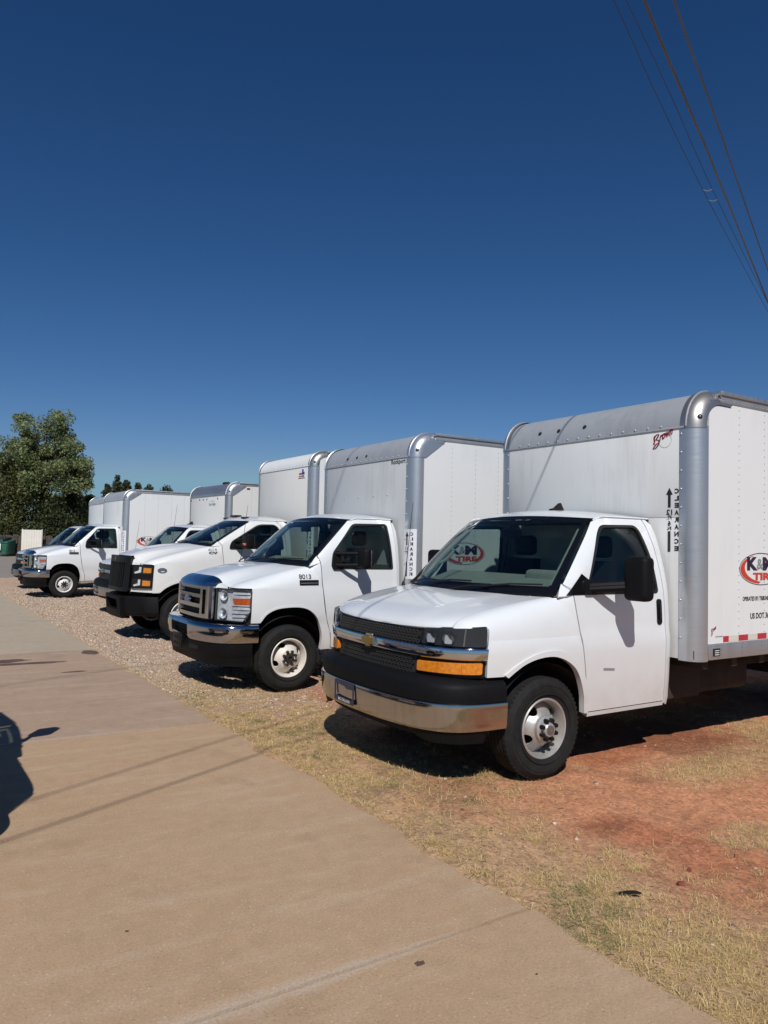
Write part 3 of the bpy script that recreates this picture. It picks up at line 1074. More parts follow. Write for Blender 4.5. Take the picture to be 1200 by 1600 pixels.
INTL = dict(kind='intl', paint='paint_warm',
    prof=[(.36, .96), (.42, .985), (.50, 1.000), (.80, 1.015), (1.10, 1.020), (1.30, 1.010), (1.53, .985), (1.75, .930), (1.90, .875), (2.03, .81), (2.1, .76)],
    taper=[(-2, .02), (-.5, .02), (-.2, .0), (.15, -.02), (.35, .0), (.50, .035), (.60, .065)],
    belt=1.535, A0=(-.42, 1.575), A1=(-1.14, 2.005), roll=.05, drip=2.045,
    door_front=[(-.66, .46), (-.66, .80), (-.645, 1.25), (-.625, 1.45), (-.61, 1.60)],
    door_rear=[(-1.84, .46), (-1.84, 1.0), (-1.835, 1.5), (-1.81, 1.80), (-1.76, 1.97), (-1.68, 2.045)],
    dlo=round_poly([(-.735, 1.54), (-1.78, 1.53), (-1.765, 1.80), (-1.69, 1.985), (-1.33, 1.98), (-.78, 1.66)], [.08, .05, .08, .12, .10, .10]),
    rear=-1.93, sill=.42, ws_base_c=(-.20, 1.60), ws_top_c=(-1.08, 2.045), crown=2.155,
    hood_front=[(0, .79, 1.385), (.40, .77, 1.384), (.52, .75, 1.365), (.60, .715, 1.30), (.72, .67, 1.265)],
    hood_rear=[(0, -.16, 1.60), (.4, -.20, 1.60), (.7, -.32, 1.585), (.88, -.41, 1.570)],
    hood_ex=.62, bulge=.02, crease=.55,
    w_sh=1.255, fender_front=.555, fender_bot=.795, sh_k=(.9, .75),
    arch=[(.44, .80), (.36, .87), (.25, .93), (.13, .965), (-.02, .972), (-.17, .945), (-.29, .885), (-.39, .79), (-.44, .67), (-.46, .44)],
    arch_lip=[(.47, .81), (.38, .90), (.26, .97), (.13, 1.01), (-.02, 1.018), (-.19, .985), (-.33, .915), (-.43, .81), (-.49, .68), (-.51, .44)],
    wheel_house=.52, seat_u=-1.5, ant_t=.10,
    mirror=dict(head=(-1.03, -.88, 1.17, 1.40, 1.545, 1.80), r=.035, arms=[((-.86, .98, 1.59), (-.95, 1.20, 1.60), .035), ((-.86, .97, 1.68), (-.95, 1.20, 1.69), .035)],
                base=[(-.735, 1.54), (-1.02, 1.535), (-1.02, 1.63), (-.90, 1.72), (-.80, 1.66)], signal=(-.885, -.872, 1.20, 1.37, 1.60, 1.64)))

BOWTIE = [(-1, -.26), (-.34, -.26), (-.40, -.5), (.28, -.5), (.36, -.26), (1.0, -.26), (.93, .26), (.34, .26), (.40, .5), (-.28, .5), (-.36, .26), (-.93, .26)]

def front_chevy(root, cab):
    fr = Front([(.885, 0), (.880, .25), (.862, .45), (.838, .62), (.785, .76), (.720, .865), (.655, .925), (.60, .953), (.550, .968)], lean=-.06, w0=.92)
    S = fr.su(.555)
    sv = fr.sv
    part('grille_surround', frpanel(fr, round_poly([(-S, .755), (S, .770), (S, 1.128), (sv(.62), 1.106), (0, 1.09), (-sv(.62), 1.106), (-S, 1.128)], .02), -.012, .02), 'black', root)
    # upper and lower honeycomb grille
    for (w0, w1, hv0, hv1) in ((.985, 1.072, .575, .60), (.765, .885, .535, .545)):
        gm = M()
        gm.add(frpanel(fr, [(-sv(hv0), w0), (sv(hv0), w0), (sv(hv1), w1), (-sv(hv1), w1)], -.004, .005))
        n = int(2 * hv0 / .040)
        nr = 4
        dh = (w1 - w0) / nr
        for j in range(nr):
            for i in range(n):
                cx = -hv0 + (i + .5 + .5 * (j % 2)) * 2 * hv0 / n
                if abs(cx) > hv0 - .012:
                    continue
                cw = w0 + (j + .5) * dh
                s0 = sv(cx)
                ang = [30 + 60 * k for k in range(6)]
                a = [fr.P(s0 + .0190 * math.cos(R(t)), cw + .0145 * math.sin(R(t)), .012) for t in ang]
                b = [fr.P(s0 + .0120 * math.cos(R(t)), cw + .0090 * math.sin(R(t)), .012) for t in ang]
                c = [fr.P(s0 + .0105 * math.cos(R(t)), cw + .0075 * math.sin(R(t)), -.002) for t in ang]
                d = [fr.P(s0 + .0195 * math.cos(R(t)), cw + .0150 * math.sin(R(t)), .002) for t in ang]
                gm.add(grid([d, a, b, c], closed=True, flip=True))
        gm.build('grille_mesh', 'grille', root, 30)['kind'] = 'stuff'
    # chrome bar
    ss = np.linspace(-S + .004, S - .004, 41)
    bar = lambda s: [(.0, .893), (.022, .895), (.029, .901), (.040, .966), (.036, .975), (.026, .979), (.0, .981)]
    cb = part('grille_bar', sweep(fr, ss, bar), 'chrome', root)
    c = Vector(fr.P(0, .94, .04))
    em = [(a * .092, b * .085) for a, b in BOWTIE]
    part('emblem', flat(em, tuple(c + Vector((.014, 0, 0))), (0, 1, 0), (0, 0, 1), thick=.02), 'gold', cb)
    em2 = [(a * .102, b * .105) for a, b in BOWTIE]
    part('emblem_rim', flat(em2, tuple(c + Vector((.008, 0, 0))), (0, 1, 0), (0, 0, 1), thick=.02), 'chrome', cb)
    for s in (1, -1):
        hl = round_poly([(sv(.590), .988), (S - .006, .988), (S - .006, 1.124), (sv(.615), 1.096)], [.015, .02, .03, .01])
        h = part('headlight', side(frpanel(fr, hl, .004, .03), s), 'lamp_dark', root)
        for v_, w_, r_ in ((.685, 1.045, .044), (.805, 1.045, .046)):
            q = sv(v_)
            part('reflector', side(bowl(fr.P(q, w_, .031), fr.N(q), r_, .025), s), 'lamp_mid', h)
            part('bulb', side(dome(fr.P(q, w_, .008), fr.N(q), .012, .014, 12), s), 'chrome', h)
            k = .030 if v_ < .75 else .026
            part('bowl_glint', side(frpanel(fr, round_poly([(q - k, 1.004), (q + k, 1.004), (q + k * .9, 1.030), (q + k * .2, 1.040), (q - k * .5, 1.066), (q - k, 1.060)], .008), .0315, .004, .02), s), 'glint_tone', h)  # pale polygon painted in as the bright reflection of the bowl
        part('lamp_trim', side(frpanel(fr, [(sv(.885), .990), (sv(.892), .990), (sv(.897), 1.112), (sv(.890), 1.112)], .020, .006), s), 'chrome', h)
        part('lens', side(frpanel(fr, hl, .034, .026), s), 'lens_smoke', h)
        am = round_poly([(sv(.575), .795), (S - .035, .800), (S - .035, .880), (sv(.575), .868)], .014)
        t = part('turn_signal', side(frpanel(fr, am, .022, .03), s), 'amber', root)
        for k in range(1, 3):
            q = sv(.575) + (S - .035 - sv(.575)) * (.36 * k)
            part('lens_rib', side(frpanel(fr, [(q - .002, .80), (q + .002, .80), (q + .002, .872), (q - .002, .872)], .0245, .004), s), 'orange', t)
    # bumper
    bp = Front([(1.00, 0), (.992, .30), (.962, .55), (.915, .72), (.845, .85), (.755, .93), (.62, .975), (.50, .992), (.39, 1.0)], lean=0)
    Sb = bp.su(.40)
    ss = np.linspace(-Sb, Sb, 61)
    e = lambda s: max(0, (abs(s) - (Sb - .12)) / .12)
    b = part('bumper_cover', sweep(bp, ss, [(-.14, .768), (-.085, .768), (-.05, .758), (-.012, .735), (.002, .722), (.010, .70), (.012, .64), (.008, .607), (-.06, .600), (-.14, .60)]), 'black_tex', root)
    def chrome(s):
        k = .046 * e(s)
        bow = -.012 * math.cos(s / Sb * 1.57)
        return [(-.03, .604), (.010, .607), (.021, .601), (.0235, .594), (.0225, .56), (.0195, .50), (.016, .445 + bow), (.008, .418 + bow), (-.02, .412 + bow), (-.05, .43), (-.05, .59)]
    ch = part('chrome_bumper', sweep(bp, ss, chrome), 'chrome_dusty', root)
    # dealer plate frame, the chrome shows through it
    p0 = Vector(bp.P(bp.sv(-.165), .5, .028))
    fo = round_poly([(0, 0), (.315, 0), (.315, .165), (0, .165)], .015)
    fi = round_poly([(.012, .040), (.240, .034), (.303, .040), (.303, .118), (.20, .112), (.170, .128), (.012, .135)], .01)
    org = Vector(bp.P(bp.sv(-.345), .432, .036))
    ex = (Vector(bp.P(bp.sv(-.03), .432, .036)) - org).normalized()
    lp = part('licence_plate_frame', flat(fo, org, ex, (0, 0, 1), [fi], .008), 'navy', root)
    part('frame_print', lettering('BIG DILLON', org + ex * .075 + Vector((.004, 0, .010)), ex, (0, 0, 1), .19, .022, .02), 'print_white', lp)
    for s in (1, -1):
        vs = np.linspace(bp.sv(.52), bp.su(.56), 16)
        part('air_dam', side(sweep(bp, vs, lambda q: [(-.06, .425), (-.004, .425), (-.012 - .02, .322 + .10 * max(0, 1 - (q - bp.sv(.52)) / .28) ** 2), (-.06, .322 + .10 * max(0, 1 - (q - bp.sv(.52)) / .28) ** 2)]), s), 'black_tex', root)
    part('lower_valance', sweep(bp, np.linspace(-bp.sv(.8), bp.sv(.8), 21), [(-.16, .47), (-.08, .47), (-.09, .335), (-.16, .335)]), 'void', root)
    # shark fin on the roof, small badge on the door
    f0 = Vector((-.93, .10, 2.022))
    prof_ = [(0, 0), (.0, .018), (-.045, .028), (-.095, .075), (-.125, .078), (-.145, 0)]
    fin = panel(prof_, lambda a, b: (f0.x + a, f0.y + .028 * (1 - b / .09), f0.z + b), .05, .0, out=(0, 1, 0), fill=False)
    fin2 = panel(prof_, lambda a, b: (f0.x + a, f0.y - .028 * (1 - b / .09), f0.z + b), .05, .0, out=(0, -1, 0), fill=False)
    edge = grid([[(f0.x + a, f0.y + .028 * (1 - b / .09), f0.z + b) for a, b in prof_], [(f0.x + a, f0.y - .028 * (1 - b / .09), f0.z + b) for a, b in prof_]])
    M().add(fin).add(fin2).add(edge).build('roof_antenna', 'black', root)
    for s in (1, -1):
        part('badge', side(panel([(-.715, .742), (-.590, .752), (-.590, .768), (-.715, .758)], lambda u, w: (u, cab['V'](u, w) + .004, w), .05, .005), s), 'print_grey', root)

def front_ford(root, cab):
    fr = Front([(.835, 0), (.830, .25), (.808, .42), (.775, .53), (.722, .62), (.665, .74), (.595, .88), (.53, .955), (.468, .981)], lean=-.03, w0=.95)
    S = fr.su(.472)
    sv = fr.sv
    part('front_panel', frpanel(fr, [(-S, .745), (S, .745), (S, 1.165), (-S, 1.165)], -.05, .02), 'black', root)
    # chrome grille: frame with openings and a deep bevelled cap on top
    G = sv(.575)
    xo = [(-G, .795), (G, .795), (G, 1.165), (-G, 1.165)]
    holes = []
    for w0, w1 in ((.835, .905), (.950, 1.020), (1.062, 1.122)):
        holes.append(round_poly([(-sv(.355), w0), (sv(.355), w0), (sv(.355), w1), (-sv(.355), w1)], .01))
    for s in (1, -1):
        a, b = sorted((s * sv(.405), s * sv(.47)))
        holes.append(round_poly([(a, .84), (b, .84), (b, 1.12), (a, 1.12)], .008))
    gr = part('grille', frpanel(fr, round_poly(xo, .02), .035, .055, .05, holes), 'chrome_grey', root)
    part('grille_back', frpanel(fr, xo, -.015, .01), 'void', gr)
    for s in (1, -1):                               # bright outer posts
        part('grille_post', sweep(fr, np.linspace(s * sv(.515), s * sv(.572), 5), [(.0, .80), (.05, .80), (.05, 1.16), (.0, 1.16)]), 'chrome', gr)
    xs = np.linspace(-1, 1, 25)
    lo = [fr.P(x * (G + .004), 1.158, .048) for x in xs]
    mid = [fr.P(x * (G + .010), 1.205, .030) for x in xs]
    hi = []
    for x in xs:
        h = np.array(cab['hood'](x * .80, 1.0))
        hi.append((h[0] + .012, h[1] * 1.0, h[2] + .012))
    back = [(a - .03, b, c - .03) for a, b, c in hi]
    part('grille_cap', grid([lo, mid, [tuple(np.array(m) * .35 + np.array(h) * .65 + np.array((.012, 0, .006))) for m, h in zip(mid, hi)], hi, back]), 'chrome', gr)
    c = Vector(fr.P(0, .985, .055))
    em = part('emblem', flat(ellipse(0, 0, .108, .043), tuple(c), (0, 1, 0), (0, 0, 1), thick=.02), 'chrome', gr)
    part('emblem_face', flat(ellipse(0, 0, .098, .036), tuple(c + Vector((.004, 0, 0))), (0, 1, 0), (0, 0, 1), thick=.004), 'blue_badge', gr)
    part('emblem_script', lettering('Ford', c + Vector((.0055, -.060, -.018)), (0, 1, 0), (0, 0, 1), .12, .038, 0.0, .35), 'alu_bright', gr)
    for s in (1, -1):
        hl = round_poly([(sv(.585), .785), (S - .085, .785), (S, .90), (S, 1.140), (sv(.585), 1.150)], [.012, .02, .04, .02, .012])
        h = part('headlight', side(frpanel(fr, hl, -.030, .03), s), 'lamp_base', root)
        part('lamp_rim', side(frpanel(fr, hl, .006, .04, .05, [[(sv(.592), .795), (S - .088, .795), (S - .014, .905), (S - .014, 1.128), (sv(.592), 1.138)]]), s), 'lamp_dark', h)
        for w_ in (1.07, .87):
            q = sv(.69)
            part('reflector', side(bowl(fr.P(q, w_, .010), fr.N(q), .060, .038), s), 'lamp_base', h)
            part('bulb', side(dome(fr.P(q, w_, -.024), fr.N(q), .020, .028, 12), s), 'grey_badge', h)
        for k in range(7):                          # faceted side reflector
            w_ = .83 + k * .042
            q0, q1 = sv(.80), S - .02 - max(0, (.90 - w_)) * .7
            part('lamp_facet', side(frpanel(fr, [(q0, w_), (q1, w_ + .004), (q1, w_ + .030), (q0, w_ + .036)], -.016 + .012 * (k % 2), .01), s), 'lamp_base', h)
        part('side_marker', side(frpanel(fr, round_poly([(sv(.83), .975), (S - .018, .975), (S - .018, 1.048), (sv(.81), 1.040)], .01), .000, .02), s), 'orange', h)
        part('lens', side(frpanel(fr, hl, .012, 0), s), 'lens', h)
    for s in (1, -1):                               # white nose between hood edge and lamp
        E = [np.array(cab['hood'](x, 1.0)) for x in np.linspace(.70, 1.0, 9)]
        part('nose_panel', side(grid([[tuple(p + (0, 0, .002)) for p in E], [tuple(p * .5 + np.array(fr.P(sv(min(p[1] * 1.02, .95)), 1.150, -.002)) * .5 + (.012, 0, .012)) for p in E], [fr.P(sv(min(p[1] * 1.02, .95)), 1.145, -.002) for p in E]]), s), 'paint', root)
    bp = Front([(.955, 0), (.950, .35), (.915, .58), (.855, .76), (.775, .88), (.66, .955), (.52, .985), (.385, 1.0)], lean=0)
    Sb = bp.su(.39)
    ss = np.linspace(-Sb, Sb, 61)
    e = lambda s: max(0, (abs(s) - (Sb - .12)) / .12)
    # chrome bumper with a slot in the middle: upper and lower lips meet beside the slot
    sec = lambda s: [(-.12, .757), (-.03, .762), (.0, .754), (.012, .742), (.019, .727), (.022, .712), (.019, .64), (.012, .585), (.0, .558), (-.03, .545), (-.12, .56)]
    q = bp.sv(.30)
    bm_ = M()
    bm_.add(sweep(bp, np.linspace(-Sb, -q, 26), sec)).add(sweep(bp, np.linspace(q, Sb, 26), sec))
    bm_.add(sweep(bp, np.linspace(-q, q, 16), [(-.12, .757), (-.03, .762), (.0, .748), (.014, .712), (-.01, .70), (-.12, .70)]))
    bm_.add(sweep(bp, np.linspace(-q, q, 16), [(-.12, .61), (-.01, .61), (.015, .60), (.0, .56), (-.03, .545), (-.12, .56)]))
    bm = bm_.build('chrome_bumper', 'chrome_grey', root)
    part('bumper_slot', sweep(bp, np.linspace(-q, q, 16), [(-.12, .71), (-.06, .71), (-.06, .60), (-.12, .60)]), 'void', bm)
    dam = part('air_dam', sweep(bp, np.linspace(-bp.su(.45), bp.su(.45), 51), lambda s: [(-.12, .555), (-.012, .552), (-.018, .42), (-.028, .405), (-.036, .385), (-.050, .30 + .02 * math.cos(s * 1.6)), (-.12, .30 + .02 * math.cos(s * 1.6))]), 'black_tex', root)
    for s in (1, -1):
        q0, q1 = bp.sv(.30), bp.sv(.52)
        part('air_slot', side(frpanel(bp, [(q0, .45), (q1, .455), (q1, .495), (q0, .50)], -.012, .01), s), 'void', dam)
    org = Vector(bp.P(bp.sv(-.16), .425, .03))
    pl = M().add(rbox((0, 0, 0), (.014, .32, .165), .006))
    for k in range(3):
        for j in range(2):
            pl.add(rbox((.012, .05 + k * .09, .03 + j * .07), (.022, .09 + k * .09, .06 + j * .07), .004))
    pb = pl.build('plate_bracket', 'black', bm)
    pb.location = (org.x - .005, -.16, .425)
    for s in (1, -1):
        b = round_poly([(-.335, 1.190), (-.092, 1.190), (-.092, 1.250), (-.335, 1.250)], .008)
        bd = part('badge', side(panel(b, lambda u, w: (u, cab['skin'](u, w) + .006, w), .05, .012), s), 'black', root)
        part('badge_line', side(panel([(-.325, 1.212), (-.102, 1.212), (-.102, 1.217), (-.325, 1.217)], lambda u, w: (u, cab['skin'](u, w) + .008, w), .05, .002), s), 'print_grey', bd)
    fleet_number(root, cab, '8013', -.092, -.240, 1.262, 1.315)

def fleet_number(root, cab, txt, u0, u1, w0, w1, mat='print_black', bold=.015, name='fleet_number'):
    V, F, _ = text2d(txt, bold)
    P = []
    for x, y in V:
        u, w = u0 + (u1 - u0) * x, w0 + (w1 - w0) * y
        P.append((u, cab['skin'](u, w) + .006, w))
    n = np.cross(np.array(P[F[0][1]]) - P[F[0][0]], np.array(P[F[0][2]]) - P[F[0][0]])
    if n[1] < 0:
        F = [f[::-1] for f in F]
    return part(name, (P, F), mat, root, 0)

def front_intl(root, cab):
    fr = Front([(.90, 0), (.895, .25), (.865, .45), (.835, .54), (.79, .60), (.73, .72), (.645, .88), (.59, .955), (.556, .985)], lean=-.06, w0=.95)
    S = fr.su(.558)
    sv = fr.sv
    part('front_panel', frpanel(fr, [(-S, .80), (S, .80), (S, 1.262), (sv(.55), 1.30), (-sv(.55), 1.30), (-S, 1.262)], -.03, .02), 'paint_warm', root)
    G = sv(.575)
    go = round_poly([(-G * .98, .80), (G * .98, .80), (G, .95), (G, 1.385), (-G, 1.385), (-G, .95)], [.04, .04, .02, .05, .05, .02])
    gi = round_poly([(-G * .84, .86), (G * .84, .86), (G * .86, 1.275), (-G * .86, 1.275)], .03)
    gr = part('grille', frpanel(fr, go, .045, .10, .06, [gi]), 'black', root)
    part('grille_back', frpanel(fr, go, .0, .01), 'void', gr)
    n = 15
    for k in range(n):                              # upright ribs
        s = -G * .80 + 2 * G * .80 * k / (n - 1)
        part('grille_rib', sweep(fr, [s - .010, s, s + .010], [(.0, .85), (.036, .86), (.036, 1.275), (.0, 1.28)]), 'black', gr)
    c = Vector(fr.P(0, 1.325, .05))
    dm = [(0, -.055), (.028, -.01), (.045, 0), (.028, .012), (0, .055), (-.028, .012), (-.045, 0), (-.028, -.01)]
    part('emblem', flat(dm, tuple(c), (0, 1, 0), (0, 0, 1), thick=.012), simple('copper_emblem', (.28, .12, .08), .35, .6), gr)
    for s in (1, -1):
        hl = round_poly([(sv(.590), .862), (S - .004, .868), (S - .004, 1.252), (sv(.590), 1.245)], .015)
        h = part('headlight', side(frpanel(fr, hl, .004, .04), s), 'black', root)
        for w0, w1 in ((.885, 1.02), (1.095, 1.225)):
            q0, q1, q2 = sv(.625), sv(.80), S - .025
            part('lamp_pocket', side(frpanel(fr, [(q0 - .015, w0), (q2, w0), (q2, w1), (q0 - .015, w1)], .008, .01), s), 'void', h)
            q = sv(.72)
            part('reflector', side(frpanel(fr, round_poly([(q0 + .04, w0 + .006), (q1 - .02, w0 + .03), (q1 - .02, w1 - .012), (q1 - .07, w1 - .012), (q1 - .07, w0 + .06), (q0 + .02, w0 + .03)], .008), .016, .012), s), 'lamp_base', h)
            part('turn_lamp', side(frpanel(fr, round_poly([(q1 + .035, w0 + .022), (q2 - .012, w0 + .025), (q2 - .012, w1 - .028), (q1 + .035, w1 - .022)], .012), .018, .012), s), 'amber', h)
    for s in (1, -1):
        E = [np.array(cab['hood'](x, 1.0)) for x in np.linspace(.66, 1.0, 9)]
        part('nose_panel', side(grid([[tuple(p + (0, 0, .002)) for p in E], [tuple(p * .5 + np.array(fr.P(sv(min(p[1] * 1.02, .95)), 1.250, -.002)) * .5 + (.012, 0, .012)) for p in E], [fr.P(sv(min(p[1] * 1.02, .95)), 1.245, -.002) for p in E]]), s), 'paint_warm', root)
    # black bumper: square middle section, swept wings
    mid = Front([(.975, 0), (.968, .30), (.945, .50), (.93, .56)], lean=.08, w0=.6)
    wing = Front([(.90, 0), (.90, .30), (.885, .50), (.80, .70), (.68, .88), (.57, .97), (.46, 1.02)], lean=.06, w0=.6)
    q = mid.sv(.485)
    bm_ = M()
    bm_.add(sweep(mid, np.linspace(-q, q, 15), [(-.16, .72), (-.01, .72), (.0, .708), (.0, .665), (-.02, .655), (-.16, .655)]))
    bm_.add(sweep(mid, np.linspace(-q, q, 15), [(-.16, .50), (-.02, .50), (.0, .49), (.0, .41), (-.03, .355), (-.16, .35)]))
    for s in (1, -1):
        a, b = sorted((s * mid.sv(.365), s * q))
        bm_.add(sweep(mid, np.linspace(a, b, 5), [(-.16, .66), (.0, .67), (.0, .485), (-.16, .49)]))
        bm_.add(side(sweep(wing, np.linspace(wing.sv(.50), wing.su(.465), 18), lambda t: [(-.10, .728), (-.01, .725), (.0, .705), (.0, .47), (-.02, .40 + .06 * max(0, (t - .6) / .5)), (-.10, .40)]), s))
    bm = bm_.build('bumper', 'black_tex', root)
    part('bumper_slot', sweep(mid, np.linspace(-q, q, 8), [(-.17, .67), (-.14, .67), (-.14, .48), (-.17, .48)]), 'void', bm)
    # oval badge on the fender, fleet number and model letters by the door
    for s in (1, -1):
        p = (.417, cab['S'](.417, 1.165)[1] + .006, 1.165)
        b = part('badge', side(panel(ellipse(.417, 1.165, .074, .042), lambda u, w: (u, cab['skin'](u, w) + .008, w), .03, .012), s), 'grey_badge', root)
        part('badge_line', side(panel([(.385, 1.140), (.435, 1.140), (.435, 1.152), (.385, 1.152)], lambda u, w: (u, cab['skin'](u, w) + .011, w), .03, .003), s), 'print_white', b)
    fleet_number(root, cab, '8016', -.365, -.515, 1.495, 1.545, 'print_grey', .015)
    fleet_number(root, cab, 'CV', -.372, -.530, 1.440, 1.483, 'print_black', .05, 'model_letters')
    for v in (-.44, 0.0, .44):                      # roof marker lamps
        wd = .16 if v == 0 else .07
        part('roof_marker_lamp', move(rbox((-.055, -wd, 0), (.055, wd, .034), .014, 3), (-1.23, v, 2.118 - .09 * abs(v))), 'seal', root)

# ------------------------------------------------------------------ cargo boxes
def make_box(root, b, chassis=True):
    hw, u0, zb, zl, zt, L = b['hw'], b['u0'], b['zb'], b['zl'], b['zt'], b['len']
    rp, rn = b.get('rp', .12), b.get('rn', .30)
    u1 = u0 - L
    box = empty('cargo_box', (0, 0, 0), 0, root)
    fl = .045                                        # flange width
    vi = hw - rp - fl
    FM, SM = b['front_mat'], b['side_mat']
    zs = b.get('seam', 0)
    # bulkhead sheets
    z_ = [zb] + ([zs] if zs else []) + [zl]
    for a, c in zip(z_[:-1], z_[1:]):
        part('front_panel', rbox((u0 - .03, -vi - .01, a + .002), (u0, vi + .01, c - .001), .003), FM, box)
    # nose: the rounded front edge of the roof
    arc = [(u0 + .004 - rn * (1 - math.cos(t)), zl + (zt - zl) * math.sin(t)) for t in np.linspace(0, math.pi / 2, 15)]
    arc = arc + [(u0 - rn - .12, zt)]
    ve = hw - rp - .005
    part('roof_nose', grid([[(u, v, z) for u, z in arc] for v in np.linspace(-ve, ve, 17)], flip=True), b['nose_mat'], box)
    part('nose_lip', rbox((u0 - .002, -ve, zl - .004), (u0 + .009, ve, zl + .010), .002), b['nose_mat'], box)
    # roof
    part('roof_sheet', rbox((u1, -hw + .01, zt - .05), (u0 - rn - .08, hw - .01, zt - .004), .008), b.get('roof_mat', SM), box)
    zr0 = b['zr']                                    # underside of the top rail
    sk = b['sk']                                     # top of the bottom rail
    for s in (1, -1):
        # corner post: quarter round with two flanges
        pl = [(u0 + .004, vi - .005), (u0 + .004, hw - rp)]
        pl += [(u0 + .004 - rp * (1 - math.cos(t)), hw - rp + (rp + .004) * math.sin(t)) for t in np.linspace(0.15, math.pi / 2, 9)]
        pl += [(u0 - rp - fl * .5, hw + .004)]
        post = part('corner_post', side(grid([[(u, v, zb - .01) for u, v in pl], [(u, v, zl + .01) for u, v in pl]], flip=True), s), b['post_mat'], box, 50)
        # cap: the corner's quarter round carried up and over the nose arc
        H = zt + .008 - zl
        rows = []
        for t in np.linspace(0, math.pi / 2, 11):
            q = rp * (1 - math.cos(t))
            v = hw - rp + (rp + .008) * math.sin(t)
            row = [(u0 + .008 - q, v, zl - .012)]
            for p in np.linspace(0, math.pi / 2, 12):
                row.append((u0 + .008 - rn + (rn - q) * math.cos(p), v, zl + .004 + H * (rn - q) / rn * math.sin(p)))
            row.append((u0 - rn - .16, v, zl + .004 + H * (rn - q) / rn))
            rows.append(row)
        first = [(p[0], p[1] - .045, p[2]) for p in rows[0]]
        cap = part('corner_cap', side(grid([first] + rows), s), b['cap_mat'], box, 50)
        ue = u0 - rp
        inner = [(p[0], p[2]) for p in rows[-1][1:]]
        if b['cap'] != 'round':                       # flat gusset under the curve
            pg = [(ue + .008, zl - .012)] + inner[:-1] + [(u0 - rn - .16, inner[-1][1] - .005), (u0 - rn - .16, zr0 - .02), (ue - .05, zl - .012)]
            part('cap_wing', side(panel(pg, lambda u, z: (u, hw + .0085, z), .2, .02, fill=False), s), b['cap_mat'], cap)
        part('cap_rib', side(tube([tuple(np.array(p) + np.array((.003, .012, .003))) for p in rows[0][1:-1]], .008, 6), s), b.get('rib_mat', b['cap_mat']), cap)
        if b['cap'] != 'plain':
            a = np.array(rows[6][3])
            n = (math.cos(.94) , math.sin(.94), .25)
            part('cap_lamp_hole', side(dome(a, n, .022, .005, 14), s), 'void', cap)
            part('cap_lamp', side(dome(a + np.array(n) * .003, n, .009, .008, 10), s), 'alu_dull', cap)
        # sides: sheets between rivet seams, rails
        seams = [u0 - rp - .03] + [u for u in np.arange(b.get('seam0', u0 - .585), u1, -.386)] + [u1 + .03]
        corner = [(u, z - .004) for u, z in inner if z < zr0 - .012]
        fpoly = [(seams[0], sk), (seams[0], zl)] + [q for q in corner if q[0] < seams[0]] + [(corner[-1][0] - .03, zr0 - .002), (seams[1] + .0008, zr0 - .002), (seams[1] + .0008, sk)]
        part('side_panel', side(panel(fpoly, lambda u, z: (u, hw, z), 2.0, .03, fill=False), s), SM, box)
        for a, c in zip(seams[1:-1], seams[2:]):
            part('side_panel', side(rbox((c + .0008, hw - .03, sk), (a - .0008, hw, zr0 + .005), .0012, 1), s), SM, box)
        part('top_rail', side(rbox((u1, hw - .04, zr0), (u0 - rp - .2, hw + .006, zt - .03), .003), s), b['rail_mat'], box)
        part('roof_lip', side(rbox((u1, hw - .05, zt - .032), (u0 - rp - .18, hw + .022, zt + .006), .008), s), b.get('lip_mat', 'alu_dull'), box)
        part('bottom_rail', side(rbox((u1, hw - .05, zb), (u0 - rp - .03, hw + .008, sk), .004), s), b['rail_mat'], box)
        part('rear_post', side(rbox((u1 - .03, hw - .10, zb), (u1 + .06, hw + .004, zt - .03), .01), s), 'alu_dull', box)
        # reflective tape segments
        if s > 0 or b.get('tape_far'):
            k = 0
            u = u0 - .36
            while u > u1 + .2:
                ln = .142 if k else .082
                part('reflective_tape', side(rbox((u - ln + .004, hw - .001, sk + .006), (u, hw + .002, sk + .056), 0), s), 'tape_red' if k % 2 == 0 else 'tape_white', box)
                u -= ln
                k += 1
    part('rear_wall', rbox((u1 - .02, -hw + .05, zb), (u1 + .02, hw - .05, zt - .03), .01), SM, box)
    part('floor_slab', rbox((u1, -hw + .04, zb + .01), (u0 - .02, hw - .04, zb + .08), .0), 'under', box)
    # rivets: one mesh for the near side, one for the front
    rv = M()
    def rivet(c, n, r, h, k=6):
        rv.add(dome(c, n, r, h, k))
    for u in [u0 - rp - .018] + list(np.arange(b.get('seam0', u0 - .585), u1, -.386)):
        z = sk + .07
        while z < zr0 - .03:
            rivet((u, hw + .0002, z), (0, 1, 0), .0055, .003)
            z += .062
    for u in np.arange(u0 - rp - .06, u1, -.055):
        rivet((u, hw + .008, sk - .012), (0, 1, 0), .006, .004)
        rivet((u, hw + .006, zr0 + .018), (0, 1, 0), .006, .004)
        if b['cap'] == 'round':
            rivet((u - .02, hw + .006, zr0 + .05), (0, 1, 0), .006, .004)
    for u in np.arange(u0 - rp - .2, u1, -.30):
        rivet((u, hw + .008, zb + .045), (0, 1, 0), .008, .004)
        rivet((u, hw + .008, zb + .085), (0, 1, 0), .008, .004)
    rv.build('side_rivets', 'rivet', box)['kind'] = 'stuff'
    # bolts on the flanges and under the nose: big enough to see, part by part
    bolt = part('bolt', dome((0, 0, 0), (1, 0, .25), .0095, .008, 8), 'alu_bright', box)
    spots = []
    for s in (1, -1):
        z = zb + .18
        while z < zl - .05:
            spots.append((u0 + .005, s * (vi + .012), z))
            z += .155
    for v in np.arange(-hw + .33, hw - .28, .135):
        spots.append((u0 + .004, v, zl + .028))
    for q in b.get('bolts', []):
        spots.append((u0 + .001, q[0], q[1]))
